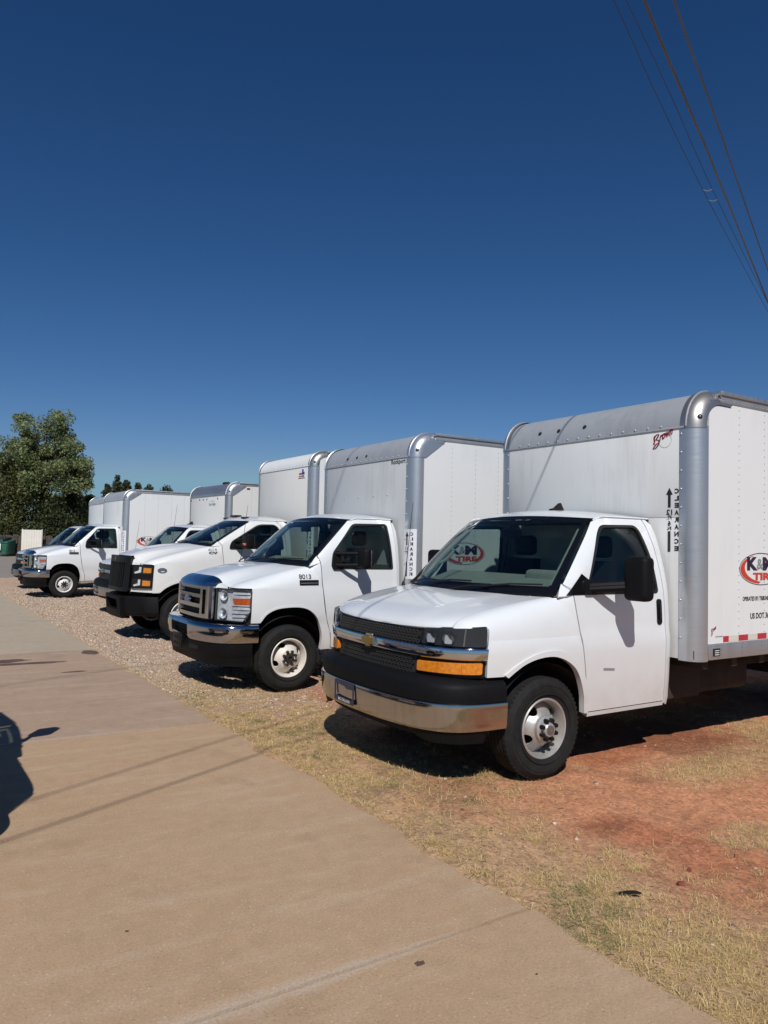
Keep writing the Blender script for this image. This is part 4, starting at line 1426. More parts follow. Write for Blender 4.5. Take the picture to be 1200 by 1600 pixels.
    for i, p in enumerate(spots):
        c = bolt if i == 0 else bolt.copy()
        if i:
            COL.objects.link(c)
        c.location = p
    # marker lamp holes
    for v in b.get('markers', []):
        z = b.get('marker_z', zl + .10)
        t = min(1, max(0, (z - zl) / (zt - zl)))
        th = math.asin(t)
        u = u0 + .004 - rn * (1 - math.cos(th)) if z > zl else u0
        part('marker_lamp_hole', dome((u, v, z), (1, 0, .5 if z > zl else 0), .022, .010, 12), 'void', box)
    if chassis:
        ch = M()
        for s in (1, -1):
            ch.add(rbox((u1 + .1, s * .42 - .04, .52), (u0 + 1.2, s * .42 + .04, .70), .008))
        for u in np.arange(u0 - .2, u1, -.42):
            ch.add(rbox((u - .04, -hw + .06, .70), (u + .04, hw - .06, zb + .01), .005))
        ch.build('chassis', 'under', root)
        part('under_box', rbox((u0 - .58, -.95, .40), (u0 - .02, .86, zb - .03), .02), 'under', root)
        part('fuel_tank', rbox((u0 - 1.6, -.85, .36), (u0 - .75, .70, .66), .06, 3), 'under', root)
    return box

def fitted(org, ex, ey, body, w, h, bold=0, shear=0):
    return lettering(body, org, ex, ey, w, h, bold, shear)

def decal_tire(box, hw, u, w, sc=1.0):
    """oval tyre-shop mark; u, w = left end and centre height"""
    o = np.array((u, hw + .0015, w)); ex = np.array((-1.0, 0, 0)); ey = np.array((0, 0, 1.0))
    W, H = .68 * sc, .285 * sc
    c = o + ex * W / 2
    def at(d): return c + np.array((0, d, 0))
    lg = part('logo', flat(ellipse(0, 0, W / 2, H / 2, 56), at(0), ex, ey, [ellipse(0, 0, W / 2 - .008 * sc, H / 2 - .007 * sc, 56)]), 'print_purple', box, 0)
    # red crescents inside the ring, left and right
    for s, a0, a1 in ((1, 118, 262), (-1, -50, 72)):
        outer = ellipse(0, 0, W / 2 - .016 * sc, H / 2 - .014 * sc, 26, a0, a1)
        inner = ellipse((.052 if s > 0 else -.040) * sc, .012 * sc, W / 2 - .030 * sc, H / 2 - .016 * sc, 26, a1 - 4, a0 + 4)
        part('logo_crescent', flat(outer + inner, at(.0004), ex, ey), 'print_red', box, 0)
    V = lambda x, y: c + ex * x * sc + ey * y * sc
    part('logo_letters', fitted(V(-.225, -.012) + np.array((0, .001, 0)), ex, ey, 'K', .165 * sc, .118 * sc, .06), 'print_purple', box, 0)
    part('logo_letters', fitted(V(-.075, -.002) + np.array((0, .0014, 0)), ex, ey, '&', .095 * sc, .092 * sc, .02), 'print_grey', box, 0)
    part('logo_letters', fitted(V(.015, -.012) + np.array((0, .001, 0)), ex, ey, 'M', .195 * sc, .118 * sc, .05), 'print_purple', box, 0)
    part('logo_letters', fitted(V(-.135, -.098) + np.array((0, .001, 0)), ex, ey, 'TIRE', .345 * sc, .066 * sc, .05), 'print_red', box, 0)

def decal_owner(box, hw, u0, w0):
    ex, ey = (-1, 0, 0), (0, 0, 1)
    part('owner_lettering', fitted((u0, hw + .002, w0), ex, ey, 'OPERATED BY: TRIBUNE', .40, .038, .03), 'print_black', box, 0)
    part('number_lettering', fitted((u0 - .115, hw + .002, w0 - .158), ex, ey, 'US DOT 366', .32, .052, .03), 'print_black', box, 0)

def decal_clearance(box, mp, ztop, h, lines, sticker=0.0):
    """mirror-written clearance sign: arrow, height, upright word. mp(x, z, d) puts sign coordinates on the surface"""
    def put(name, vf, mat, d=.0025):
        P = [mp(p[0], p[1], d) for p in vf[0]]
        F = [tuple(f) for f in vf[1]]
        n = np.cross(np.array(P[F[0][1]]) - P[F[0][0]], np.array(P[F[0][2]]) - P[F[0][0]])
        if n[0] < 0:
            F = [f[::-1] for f in F]
        return part(name, (P, F), mat, box, 0)
    def letters(t, xr, z, w, hh, bold):             # mirrored: runs left from its right end xr
        V, F, _ = text2d(t, bold)
        return [(xr - x * w, z + y * hh) for x, y in V], F
    if sticker:
        g = grid([[(x, z, 0) for x in np.linspace(.0, sticker, 12)] for z in (ztop - h - .03, ztop + .03)])
        put('clearance_sticker', g, 'sticker', .0015)
    z0 = ztop - h
    cx = .065
    arrow = [(cx - .033, h - .060), (cx, h), (cx + .033, h - .060), (cx + .0135, h - .060), (cx + .0135, h * .69), (cx - .0135, h * .69), (cx - .0135, h - .060)]
    bar = [(cx - .0135, 0), (cx + .0135, 0), (cx + .0135, h * .32), (cx - .0135, h * .32)]
    for q in (arrow, bar):
        V, F = tri2d(q, [], 10.0, False)
        put('clearance_arrow', ([(a, b + z0) for a, b in V], F), 'print_black')
    z = h * .675
    for t, hh, ww in lines:
        z -= hh * h
        put('clearance_height', letters(t, cx + ww / 2, z0 + z, ww, hh * h * .84, .03), 'print_black')
    for i, c in enumerate('CLEARANCE'):
        put('clearance_letter', letters(c, .157, z0 + h * (1 - (i + .86) / 9), .040, h * .076, .045), 'print_black')

def flat_map(u, v0):
    return lambda x, z, d: (u + d, v0 + x, z)

def post_map(b, v0):
    """sign coordinates wrapped round the near corner post"""
    rp, hw, u0 = b.get('rp', .12), b['hw'], b['u0']
    def f(x, z, d):
        y = v0 + x
        e = hw - rp
        if y <= e:
            return (u0 + .004 + d, y, z)
        t = min((y - e) / rp, 1.57)
        return (u0 + .004 - rp * (1 - math.cos(t)) + d * math.cos(t), e + (rp + .004) * math.sin(t) + d * math.sin(t), z)
    return f
# ------------------------------------------------------------------ noise on arrays
def vnoise(x, y, seed=0):
    xi, yi = np.floor(x).astype(np.int64), np.floor(y).astype(np.int64)
    xf, yf = x - xi, y - yi
    def h(a, b):
        k = (a * 374761393 + b * 668265263 + seed * 144269504) & 0x7fffffff
        k = ((k ^ (k >> 13)) * 1274126177) & 0x7fffffff
        return ((k ^ (k >> 16)) & 0xffff) / 65535.0
    u, v = xf * xf * (3 - 2 * xf), yf * yf * (3 - 2 * yf)
    return (h(xi, yi) * (1 - u) + h(xi + 1, yi) * u) * (1 - v) + (h(xi, yi + 1) * (1 - u) + h(xi + 1, yi + 1) * u) * v

def fbm(x, y, seed=0, o=4):
    a, s, t = 0.0, 0.5, 0.0
    for k in range(o):
        a = a + s * vnoise(x * 2 ** k, y * 2 ** k, seed + k)
        t += s
        s *= .5
    return a / t

def sstep(a, b, x):
    t = np.clip((x - a) / (b - a), 0, 1)
    return t * t * (3 - 2 * t)

def fast_mesh(name, V, Fidx, nv, mat, col=None, parent=None, smooth=False):
    """V (n,3) array, Fidx (m,nv) faces of equal size"""
    me = bpy.data.meshes.new(name)
    me.vertices.add(len(V))
    me.vertices.foreach_set('co', np.ascontiguousarray(V, np.float32).ravel())
    m = len(Fidx)
    me.loops.add(m * nv)
    me.loops.foreach_set('vertex_index', np.ascontiguousarray(Fidx, np.int32).ravel())
    me.polygons.add(m)
    me.polygons.foreach_set('loop_start', np.arange(0, m * nv, nv, dtype=np.int32))
    if smooth:
        me.polygons.foreach_set('use_smooth', np.ones(m, bool))
    me.materials.append(MT[mat] if isinstance(mat, str) else mat)
    if col is not None:
        at = me.color_attributes.new('tone', 'FLOAT_COLOR', 'POINT')
        c = np.ones((len(V), 4), np.float32)
        c[:, :3] = col
        at.data.foreach_set('color', c.ravel())
    me.update(calc_edges=True)
    me.validate()
    o = bpy.data.objects.new(name, me)
    COL.objects.link(o)
    if parent is not None:
        o.parent = parent
    return o

def tone_mat(name, rough=0.8, trans=0.0, spec=0.3):
    m, nt, b = new_mat(name)
    a = node(nt, 'ShaderNodeAttribute', attribute_name='tone')
    nt.links.new(a.outputs['Color'], b.inputs['Base Color'])
    b.inputs['Roughness'].default_value = rough
    b.inputs['Specular IOR Level'].default_value = spec
    if trans:
        t = node(nt, 'ShaderNodeBsdfTranslucent')
        nt.links.new(a.outputs['Color'], t.inputs[0])
        mx = node(nt, 'ShaderNodeMixShader')
        mx.inputs[0].default_value = trans
        nt.links.new(b.outputs[0], mx.inputs[1])
        nt.links.new(t.outputs[0], mx.inputs[2])
        nt.links.new(mx.outputs[0], nt.nodes['Material Output'].inputs[0])
    return m

ROW = R(33)                     # the row of trucks and the concrete edge run along local y of this frame
EDGE = 2.56                     # local x of the concrete edge
rowM = Matrix.Rotation(ROW, 4, 'Z')

# ------------------------------------------------------------------ ground
def concrete_mat(name, base, speck, streak=.25, joint=None):
    m, nt, b = new_mat(name)
    tc = node(nt, 'ShaderNodeTexCoord')
    big = noise_tex(nt, .8, 5, .6, tc.outputs['Object'])
    mid = noise_tex(nt, 9.0, 6, .7, tc.outputs['Object'])
    fine = noise_tex(nt, 85, 5, .75, tc.outputs['Object'])
    mp = node(nt, 'ShaderNodeMapping')
    mp.inputs['Scale'].default_value = (.5, 2.6, 1)
    mp.inputs['Rotation'].default_value = (0, 0, .35)
    nt.links.new(tc.outputs['Object'], mp.inputs[0])
    wipe = noise_tex(nt, 2.2, 7, .68, mp.outputs[0])
    c1 = ramp(nt, big.outputs[0], [(.30, (base[0] * .90, base[1] * .90, base[2] * .93)), (.5, base), (.72, (base[0] * 1.03, base[1] * 1.05, base[2] * 1.10))])
    c2 = mixc(nt, .5, c1.outputs[0], ramp(nt, mid.outputs[0], [(.28, tuple(x * .82 for x in base)), (.7, tuple(x * 1.14 for x in base))]).outputs[0])
    c3 = mixc(nt, ramp(nt, wipe.outputs[0], [(.50, g3(0)), (.72, g3(streak))]).outputs[0], c2, speck)
    sn = noise_tex(nt, 1.25, 7, .72, tc.outputs['Object'])
    c3 = mixc(nt, ramp(nt, sn.outputs[0], [(.54, g3(0)), (.66, g3(.38))]).outputs[0], c3, tuple(x * .66 for x in base))
    vo = noise_tex(nt, 55, coord=tc.outputs['Object'], kind='ShaderNodeTexVoronoi')     # pale aggregate flecks and dark pits
    fk = ramp(nt, vo.outputs['Distance'], [(.10, g3(1.0)), (.26, g3(0.0))])
    sel = ramp(nt, vo.outputs['Color'], [(.72, g3(0)), (.80, g3(.55))])
    mul = node(nt, 'ShaderNodeMath', operation='MULTIPLY')
    nt.links.new(fk.outputs[0], mul.inputs[0])
    nt.links.new(sel.outputs[0], mul.inputs[1])
    c4 = mixc(nt, mul.outputs[0], c3, (.80, .66, .52))
    vp = noise_tex(nt, 21, coord=tc.outputs['Object'], kind='ShaderNodeTexVoronoi')
    pk = ramp(nt, vp.outputs['Distance'], [(.05, g3(.55)), (.10, g3(0.0))])
    c4 = mixc(nt, pk.outputs[0], c4, (.16, .10, .07))
    if joint is not None:                           # bleached band along the joint, wider towards the drive
        sp = node(nt, 'ShaderNodeSeparateXYZ')
        nt.links.new(tc.outputs['Object'], sp.inputs[0])
        s1 = node(nt, 'ShaderNodeMath', operation='SUBTRACT')
        nt.links.new(sp.outputs[1], s1.inputs[0])
        s1.inputs[1].default_value = joint
        s2 = node(nt, 'ShaderNodeMath', operation='ABSOLUTE')
        nt.links.new(s1.outputs[0], s2.inputs[0])
        wd = node(nt, 'ShaderNodeMapRange')
        wd.inputs['From Min'].default_value = 2.3
        wd.inputs['From Max'].default_value = 1.2
        wd.inputs['To Min'].default_value = .02
        wd.inputs['To Max'].default_value = .17
        nt.links.new(sp.outputs[0], wd.inputs['Value'])
        dv = node(nt, 'ShaderNodeMath', operation='DIVIDE')
        nt.links.new(s2.outputs[0], dv.inputs[0])
        nt.links.new(wd.outputs[0], dv.inputs[1])
        ad = node(nt, 'ShaderNodeMath', operation='ADD')
        nt.links.new(dv.outputs[0], ad.inputs[0])
        nt.links.new(mid.outputs[0], ad.inputs[1])
        jb = ramp(nt, ad.outputs[0], [(.55, g3(.55)), (1.15, g3(0))])
        c4 = mixc(nt, jb.outputs[0], c4, (.58, .47, .37))
    spk = ramp(nt, fine.outputs[0], [(.28, g3(.55)), (.43, g3(.95)), (.56, g3(1.04)), (.74, g3(1.42))])
    nt.links.new(mixc(nt, 1.0, c4, spk.outputs[0], 'MULTIPLY'), b.inputs['Base Color'])
    b.inputs['Roughness'].default_value = .85
    b.inputs['Specular IOR Level'].default_value = .3
    ad = node(nt, 'ShaderNodeMath', operation='MULTIPLY_ADD')
    nt.links.new(mid.outputs[0], ad.inputs[0])
    ad.inputs[1].default_value = .5
    nt.links.new(fine.outputs[0], ad.inputs[2])
    bump(nt, ad.outputs[0], .5, .005, b)
    return m

MT['concrete_tan'] = concrete_mat('tan_concrete', (.465, .312, .190), (.56, .45, .33), .40, 2.61)
MT['concrete_pink'] = concrete_mat('pinkish_concrete', (.405, .285, .20), (.52, .43, .35), .55, 6.75)
MT['concrete_grey'] = concrete_mat('grey_concrete', (.43, .355, .26), (.52, .45, .36), .4)
MT['joint'] = simple('joint_dirt', (.10, .055, .038), .9, var=.4, vscale=12)
MT['stain'] = simple('oil_stain', (.115, .075, .055), .7, var=.3, vscale=6)
MT['asphalt'] = simple('worn_asphalt', (.27, .235, .20), .85, var=.16, vscale=1.5, bmp=.1)

def dirt_mat():
    m, nt, b = new_mat('red_dirt_and_gravel')
    a = node(nt, 'ShaderNodeAttribute', attribute_name='tone')
    tc = node(nt, 'ShaderNodeTexCoord')
    n1 = noise_tex(nt, 9, 6, .7, tc.outputs['Object'])
    n2 = noise_tex(nt, 70, 4, .7, tc.outputs['Object'])
    vo = noise_tex(nt, 48, coord=tc.outputs['Object'], kind='ShaderNodeTexVoronoi')
    vc = ramp(nt, vo.outputs['Color'], [(.1, g3(.55)), (.5, g3(1.0)), (.9, g3(1.45))])
    c = mixc(nt, 1.0, a.outputs['Color'], ramp(nt, n1.outputs[0], [(.25, g3(.72)), (.75, g3(1.22))]).outputs[0], 'MULTIPLY')
    c = mixc(nt, 1.0, c, ramp(nt, n2.outputs[0], [(.25, g3(.75)), (.75, g3(1.22))]).outputs[0], 'MULTIPLY')
    c = mixc(nt, .55, c, mixc(nt, 1.0, c, vc.outputs[0], 'MULTIPLY'))
    nt.links.new(c, b.inputs['Base Color'])
    b.inputs['Roughness'].default_value = .95
    b.inputs['Specular IOR Level'].default_value = .2
    ad = node(nt, 'ShaderNodeMath', operation='MULTIPLY_ADD')
    nt.links.new(n1.outputs[0], ad.inputs[0])
    ad.inputs[1].default_value = 1.6
    nt.links.new(n2.outputs[0], ad.inputs[2])
    bump(nt, ad.outputs[0], .5, .016, b)
    return m
MT['dirt'] = dirt_mat()

def dirt_z(n, s):
    z = (fbm(n * .8, s * .8, 3) - .5) * .05 + (fbm(n * 4, s * 4, 5) - .5) * .030 + (fbm(n * 14, s * 14, 8, 3) - .5) * .020
    e = n - EDGE
    lip = (fbm(n * 2.3, s * 2.3, 12) - .52) * .075 - np.maximum(-e, 0) * .22 - .004          # soil spills over the slab edge here and there
    k = sstep(.0, .45, e)
    return np.maximum((z - .012) * k + lip * (1 - k), -.034)

BARE = [(2.95, 3.10, .20, .26), (3.10, 3.65, .16, .22), (3.75, 3.05, .45, .30), (3.9, 3.5, .5, .35), (3.35, 2.45, .14, .2), (3.1, 4.9, .12, .3), (2.75, 2.75, .09, .12)]

def grass_mask(n, s):
    e = n - EDGE
    big = fbm(n * 1.1, s * 1.1, 21)
    mid = fbm(n * 3.5, s * 3.5, 31)
    wid = 1.05 + .9 * sstep(2.5, .2, s) + .35 * sstep(3, 4, s)
    strip = sstep(wid + .35, wid - .5, e + (mid - .5) * 1.1) * sstep(10.5, 6.5, s) * (.30 + .70 * sstep(.38, .54, big * .45 + mid * .55))
    patch = sstep(.57, .66, big * .55 + mid * .45) * sstep(9.0, 6.5, s) * .8
    shade = np.exp(-((s - 3.55 + .0 * n) / .28) ** 2) * sstep(4.6, 5.2, n) * .9
    edge = np.exp(-(e / .09) ** 2) * .7
    m = np.clip(np.maximum.reduce([strip, patch, shade, edge]), 0, 1)
    wob = 1 + (fbm(n * 5, s * 5, 33) - .5) * 1.6
    for bn, bs, rx, ry in BARE:                      # trodden bare spots
        m = m * (1 - .9 * sstep(1.25, .6, np.hypot((n - bn) / rx, (s - bs) / ry) * wob))
    return m

ns_, ss_ = np.arange(2.38, 14.0, .045), np.arange(-4.0, 33.0, .045)
NN, SS = np.meshgrid(ns_, ss_)
ZZ = dirt_z(NN, SS)
V = np.column_stack([NN.ravel(), SS.ravel(), ZZ.ravel()])
wn_, hn_ = len(ns_), len(ss_)
i0 = (np.arange(hn_ - 1)[:, None] * wn_ + np.arange(wn_ - 1)[None, :]).ravel()
F = np.column_stack([i0, i0 + 1, i0 + wn_ + 1, i0 + wn_])
n_, s_ = V[:, 0], V[:, 1]
gr_ = sstep(6.2, 9.2, s_ + (fbm(n_ * 1.2, s_ * 1.2, 41) - .5) * 4.0)
red = sstep(.45, .65, fbm(n_ * .9, s_ * .6, 51)) * .6
RED, SOIL, GRAV, PINK = (np.array(c) for c in ((.540, .245, .130), (.50, .335, .19), (.50, .37, .265), (.49, .32, .22)))
soilw = sstep(1.3, .4, (n_ - EDGE) + (fbm(n_ * 2, s_ * 2, 61) - .5))[:, None]
col = RED * (1 - soilw * .75) + SOIL * soilw * .75
deep = (sstep(.44, .60, fbm(n_ * .8, s_ * 1.1, 55)) * .75)[:, None]
col = col * (1 - deep * (1 - soilw)) + np.array((.42, .155, .078)) * deep * (1 - soilw)
gcol = GRAV * (1 - red[:, None]) + PINK * red[:, None]
col = col * (1 - gr_[:, None]) + gcol * gr_[:, None]
dark = sstep(.60, .72, fbm(n_ * 1.6, s_ * 1.6, 71))[:, None] * (1 - gr_[:, None])
col = col * (1 - .30 * dark)
gm_ = grass_mask(n_, s_)[:, None] * .6
col = col * (1 - gm_) + np.array((.43, .29, .165)) * gm_
lot = fast_mesh('dirt_lot', V, F, 4, 'dirt', col, None, True)
lot.matrix_world = rowM
lot['kind'] = 'structure'
lot['label'] = 'red dirt and gravel lot under the parked trucks'

base = part('ground', grid([[(-400, -60, -.09), (400, -60, -.09)], [(-400, 1200, -.09), (400, 1200, -.09)]], flip=True), simple('dry_field', (.32, .24, .15), .95, var=.3, vscale=.3), None, 0)
base['kind'] = 'structure'
base['label'] = 'dry open ground beyond the lot'

road = M()
road.add(grid([[(-70, 27.5, -.030), (2.4, 27.9, -.030)], [(-70, 31.0, -.030), (3.2, 31.0, -.030)], [(-70, 37.4, -.030), (5.4, 37.4, -.030)], [(-70, 63.5, -.030), (60, 63.5, -.030)]]))
road = road.build('street', 'asphalt', None, 0)
road.matrix_world = rowM
road['kind'] = 'structure'
road['label'] = 'worn grey asphalt street beyond the end of the row'
if road.data.polygons[0].normal.z < 0:
    road.data.flip_normals()

# concrete strip in poured slabs, with recessed joints
strip = part('pavement', grid([[(-14, -7, -.035), (EDGE - .02, -7, -.035)], [(-14, 27.3, -.035), (EDGE - .02, 27.3, -.035)]]), 'joint', None, 0)
if strip.data.polygons[0].normal.z < 0:
    strip.data.flip_normals()
strip.matrix_world = rowM
strip['kind'] = 'structure'
strip['label'] = 'broad strip of poured concrete slabs along the front of the trucks'
joints = [-7, -1.45, 2.61, 6.75, 11.85, 16.2, 20.6, 25.3]
for k, (a, c) in enumerate(zip(joints[:-1], joints[1:])):
    for x0, x1 in ((-14, -4.6), (-4.58, EDGE)):
        # uneven outer edge
        pts = [(x0, a + .012), (x0, c - .012)]
        n = max(2, int((c - a) / .12))
        e = [(x1 + ((vnoise(np.array([t * 1.9]), np.array([k * 7.0]), 5)[0] - .5) * .055 + (vnoise(np.array([t * 9.0]), np.array([k * 3.0]), 9)[0] - .5) * .012 if x1 == EDGE else 0), t) for t in np.linspace(c - .012, a + .012, n)]
        poly = pts + e
        vf = panel(poly, lambda x, y: (x, y, 0.0), 1.2, .034, out=(0, 0, 1), fill=False)
        part('slab', vf, 'concrete_tan' if c < 6.8 else 'concrete_pink' if c < 12 else 'concrete_grey', strip, 30)
def blotch(cx, cy, rx, ry, seed, rot=0.0):
    out = []
    for k in range(40):
        a = 2 * math.pi * k / 40
        r = .72 + .55 * float(vnoise(np.array([2.2 * math.cos(a) + seed * 5.3]), np.array([2.2 * math.sin(a) + 3.1]), 77)[0])
        x, y = rx * r * math.cos(a), ry * r * math.sin(a)
        out.append((cx + x * math.cos(rot) - y * math.sin(rot), cy + x * math.sin(rot) + y * math.cos(rot)))
    return out
for i, (cx, cy, rx, ry, rot) in enumerate(((1.845, 2.50, .022, .016, 0), (.90, 3.35, .008, .008, 0), (2.2, 2.2, .007, .006, 0), (1.25, 11.2, .35, .13, 0), (1.55, 10.90, .52, .085, -.06), (2.42, 11.55, .13, .20, 0), (1.92, 10.0, .14, .045, 0))):
    part('stain', flat(blotch(cx, cy, rx, ry, i, rot), (0, 0, .002), (1, 0, 0), (0, 1, 0)), 'stain', strip, 0)

# ------------------------------------------------------------------ dry grass, gravel
MT['straw'] = tone_mat('straw', .8, .35)
MT['stone'] = tone_mat('loose_stone', .9)

def scatter_grass():
    K = 105000
    n = rng.uniform(EDGE - .03, 9.0, K)
    s = rng.uniform(-1.2, 10.5, K)
    p = grass_mask(n, s) ** 1.15 * np.clip(3.0 / np.maximum(np.hypot(n, s), .6), .16, 1)
    k = rng.random(K) < p
    tn, ts = n[k], s[k]
    T = len(tn)
    cnt = rng.integers(8, 22, T)
    idx = np.repeat(np.arange(T), cnt)
    N = len(idx)
    rad = rng.uniform(.008, .034, T)[idx]
    a = rng.uniform(0, 2 * math.pi, N)
    n = tn[idx] + rng.normal(0, 1, N) * rad
    s = ts[idx] + rng.normal(0, 1, N) * rad
    L = rng.uniform(.022, .075, N) * rng.uniform(.7, 1.25, T)[idx]
    h = np.clip(rng.beta(1.2, 4.0, N) * rng.uniform(.5, 1.3, T)[idx], .02, .95)
    w = rng.uniform(.0006, .0013, N) * (1 + .12 * np.maximum(s - 3, 0))
    z = dirt_z(n, s)
    gm = fbm(tn * 1.9, ts * 1.9, 91)
    gt = (gm > .57) & (tn - EDGE < 1.5) & (rng.random(T) < .55)
    green = gt[idx] & (rng.random(N) < .75)
    t = np.clip(rng.random((N, 1)) * .6 + rng.random((T, 1))[idx] * .5, 0, 1)
    c = np.array([1.0, .80, .40]) * (1 - t) + np.array([.70, .50, .22]) * t
    c *= rng.uniform(.75, 1.12, N)[:, None]
    c[green] = np.array([.17, .23, .08]) * rng.uniform(.6, 1.5, (green.sum(), 1))
    dx, dy = np.cos(a), np.sin(a)
    b2 = a + rng.normal(0, .55, N)
    ex, ey = np.cos(b2), np.sin(b2)
    px, py = -dy * w, dx * w
    lh, lz = L * np.sqrt(1 - h * h), L * h
    m1 = np.column_stack([n + dx * lh * .5, s + dy * lh * .5, z + lz * .7])
    m2 = np.column_stack([m1[:, 0] + ex * lh * .5, m1[:, 1] + ey * lh * .5, z + lz * .85])
    off = np.column_stack([px, py, np.zeros(N)])
    base = np.column_stack([n, s, z - .003])
    V = np.stack([base - off, base + off, m1 + off * .85, m1 - off * .85, m2], 1)
    b = np.arange(N)[:, None] * 5
    F = np.concatenate([b + [[0, 1, 2]], b + [[0, 2, 3]], b + [[3, 2, 4]]])
    o = fast_mesh('dry_grass', V.reshape(-1, 3), F, 3, 'straw', np.repeat(c, 5, 0))
    o.matrix_world = rowM
    tag(o, 'tufts of straw coloured dry grass on the dirt beside the concrete', 'grass', kind='stuff')
    # dead twigs and leaf litter, dark, along the slab edge and on the bare red soil
    K = 9000
    n = EDGE + rng.exponential(.9, K) - .04
    s = rng.uniform(-.6, 8.5, K)
    k = rng.random(K) < np.clip(2.2 / np.maximum(s, 1.0), .15, 1) * .38
    n, s = n[k], s[k]
    N = len(n)
    a = rng.uniform(0, 6.28, N)
    L, w = rng.uniform(.005, .028, N), rng.uniform(.0006, .0020, N)
    z = dirt_z(n, s)
    dx, dy = np.cos(a), np.sin(a)
    P = np.column_stack([n, s, z + .002])
    D = np.column_stack([dx * L, dy * L, rng.uniform(0, .006, N)])
    O = np.column_stack([-dy * w, dx * w, np.zeros(N)])
    U = np.array([0, 0, 1.0]) * (w * 1.2)[:, None]
    V = np.stack([P - D - O, P - D + O, P + D + O, P + D - O, P + U], 1)
    b = np.arange(N)[:, None] * 5
    F = np.concatenate([b + [[0, 1, 4]], b + [[1, 2, 4]], b + [[2, 3, 4]], b + [[3, 0, 4]]])
    c = np.array([.20, .125, .08]) * rng.uniform(.5, 1.8, (N, 1))
    o = fast_mesh('litter', V.reshape(-1, 3), F, 3, 'straw', np.repeat(c, 5, 0))
    o.matrix_world = rowM
    tag(o, 'dark twigs and leaf litter scattered over the dirt and dry grass', 'litter', kind='stuff')

OCT = np.array([(1, 0, 0), (-1, 0, 0), (0, 1, 0), (0, -1, 0), (0, 0, 1), (0, 0, -1)], float)
OCF = np.array([(0, 2, 4), (2, 1, 4), (1, 3, 4), (3, 0, 4), (2, 0, 5), (1, 2, 5), (3, 1, 5), (0, 3, 5)])
CUBE = np.array([(x, y, z) for x in (-1, 1) for y in (-1, 1) for z in (-1, 1)], float) * .66
CUF = np.array([(0, 1, 3), (0, 3, 2), (4, 6, 7), (4, 7, 5), (0, 4, 5), (0, 5, 1), (2, 3, 7), (2, 7, 6), (0, 2, 6), (0, 6, 4), (1, 5, 7), (1, 7, 3)])

def scatter_stones():
    K = 230000
    n = EDGE + .02 + rng.random(K) ** 1.1 * 7.5
    s = rng.uniform(-.5, 26, K)
    g = sstep(5.6, 9.5, s + (fbm(n * 1.2, s * 1.2, 41) - .5) * 4.0)
    p = np.maximum(g * np.clip(11 / np.maximum(s, 1), .2, 1), .05 * (fbm(n * 2, s * 2, 15) > .5)) * (1 - .7 * grass_mask(n, s))
    k = rng.random(K) < p
    n, s, g = n[k], s[k], g[k]
    N = len(n)
    r = rng.lognormal(math.log(.0058), .45, N) * (1 + .05 * np.maximum(s - 5, 0))
    r = np.clip(r, .003, .026)
    z = dirt_z(n, s) + r * .1
    B = CUBE[None] + rng.normal(0, .26, (N, 8, 3))
    B *= r[:, None, None] * np.array([1.15, 1.0, .72])
    a = rng.uniform(0, 6.28, N)
    ca, sa = np.cos(a)[:, None], np.sin(a)[:, None]
    V = np.stack([B[..., 0] * ca - B[..., 1] * sa + n[:, None], B[..., 0] * sa + B[..., 1] * ca + s[:, None], B[..., 2] + z[:, None]], -1)
    F = (np.arange(N)[:, None, None] * 8 + CUF[None]).reshape(-1, 3)
    t = rng.random((N, 1))
    c = np.where(rng.random((N, 1)) < .35 * (1 - g[:, None]) + .10, np.array([[.50, .32, .23]]), np.array([[.56, .44, .335]]))
    c = c * (.62 + .55 * t)
    o = fast_mesh('gravel', V.reshape(-1, 3), F, 3, 'stone', np.repeat(c, 8, 0))
    o.matrix_world = rowM
    tag(o, 'loose pinkish grey gravel over the dirt lot', 'gravel', kind='stuff')

# ------------------------------------------------------------------ trees
MT['bark'] = simple('bark', (.10, .075, .055), .9, var=.35, vscale=9, bmp=.5)
MT['leaf'] = tone_mat('leaf', .55, .28, .4)
def at(px, D):
    return ((px - 600) / 1168.4 * D, D)

def leaf_cloud(C, rad, per, size, tones, flat_=.75, drop=0.0):
    """leaf faces round cluster centres C (n,3) with radii rad (n)"""
    n = len(C)
    idx = np.repeat(np.arange(n), per)
    N = len(idx)
    d = rng.normal(0, 1, (N, 3))
    d /= np.linalg.norm(d, axis=1)[:, None]
    q = d * (rng.random(N) ** .45)[:, None] * rad[idx][:, None]
    q[:, 2] *= flat_
    P = C[idx] + q
    P[:, 2] -= drop * rng.random(N)
    a = rng.normal(0, 1, (N, 3)); a /= np.linalg.norm(a, axis=1)[:, None]
    b = rng.normal(0, 1, (N, 3)); b -= (a * b).sum(1)[:, None] * a; b /= np.linalg.norm(b, axis=1)[:, None]
    z = (size * rng.uniform(.6, 1.3, N))[:, None]
    V = np.stack([P - a * z * .6, P + b * z * .36, P + a * z * .6, P - b * z * .36], 1).reshape(-1, 3)
    F = np.arange(N * 4).reshape(-1, 4)
    t = np.clip(rng.normal(.5, .28, (N, 1)) + (rng.random((n, 1)) - .5)[idx] * .6, 0, 1)
    col = np.array(tones[0]) * (1 - t) + np.array(tones[1]) * t
    return V, F, np.repeat(col, 4, 0)

def limb(p0, p1, r0, r1, wob, n=6):
    P = []
    for k in range(n + 1):
        t = k / n
        p = np.array(p0) * (1 - t) + np.array(p1) * t
        if 0 < k < n:
            p = p + rng.normal(0, wob, 3)
        P.append(tuple(p))
    return tube(P, [r0 + (r1 - r0) * k / n for k in range(n + 1)], 7)

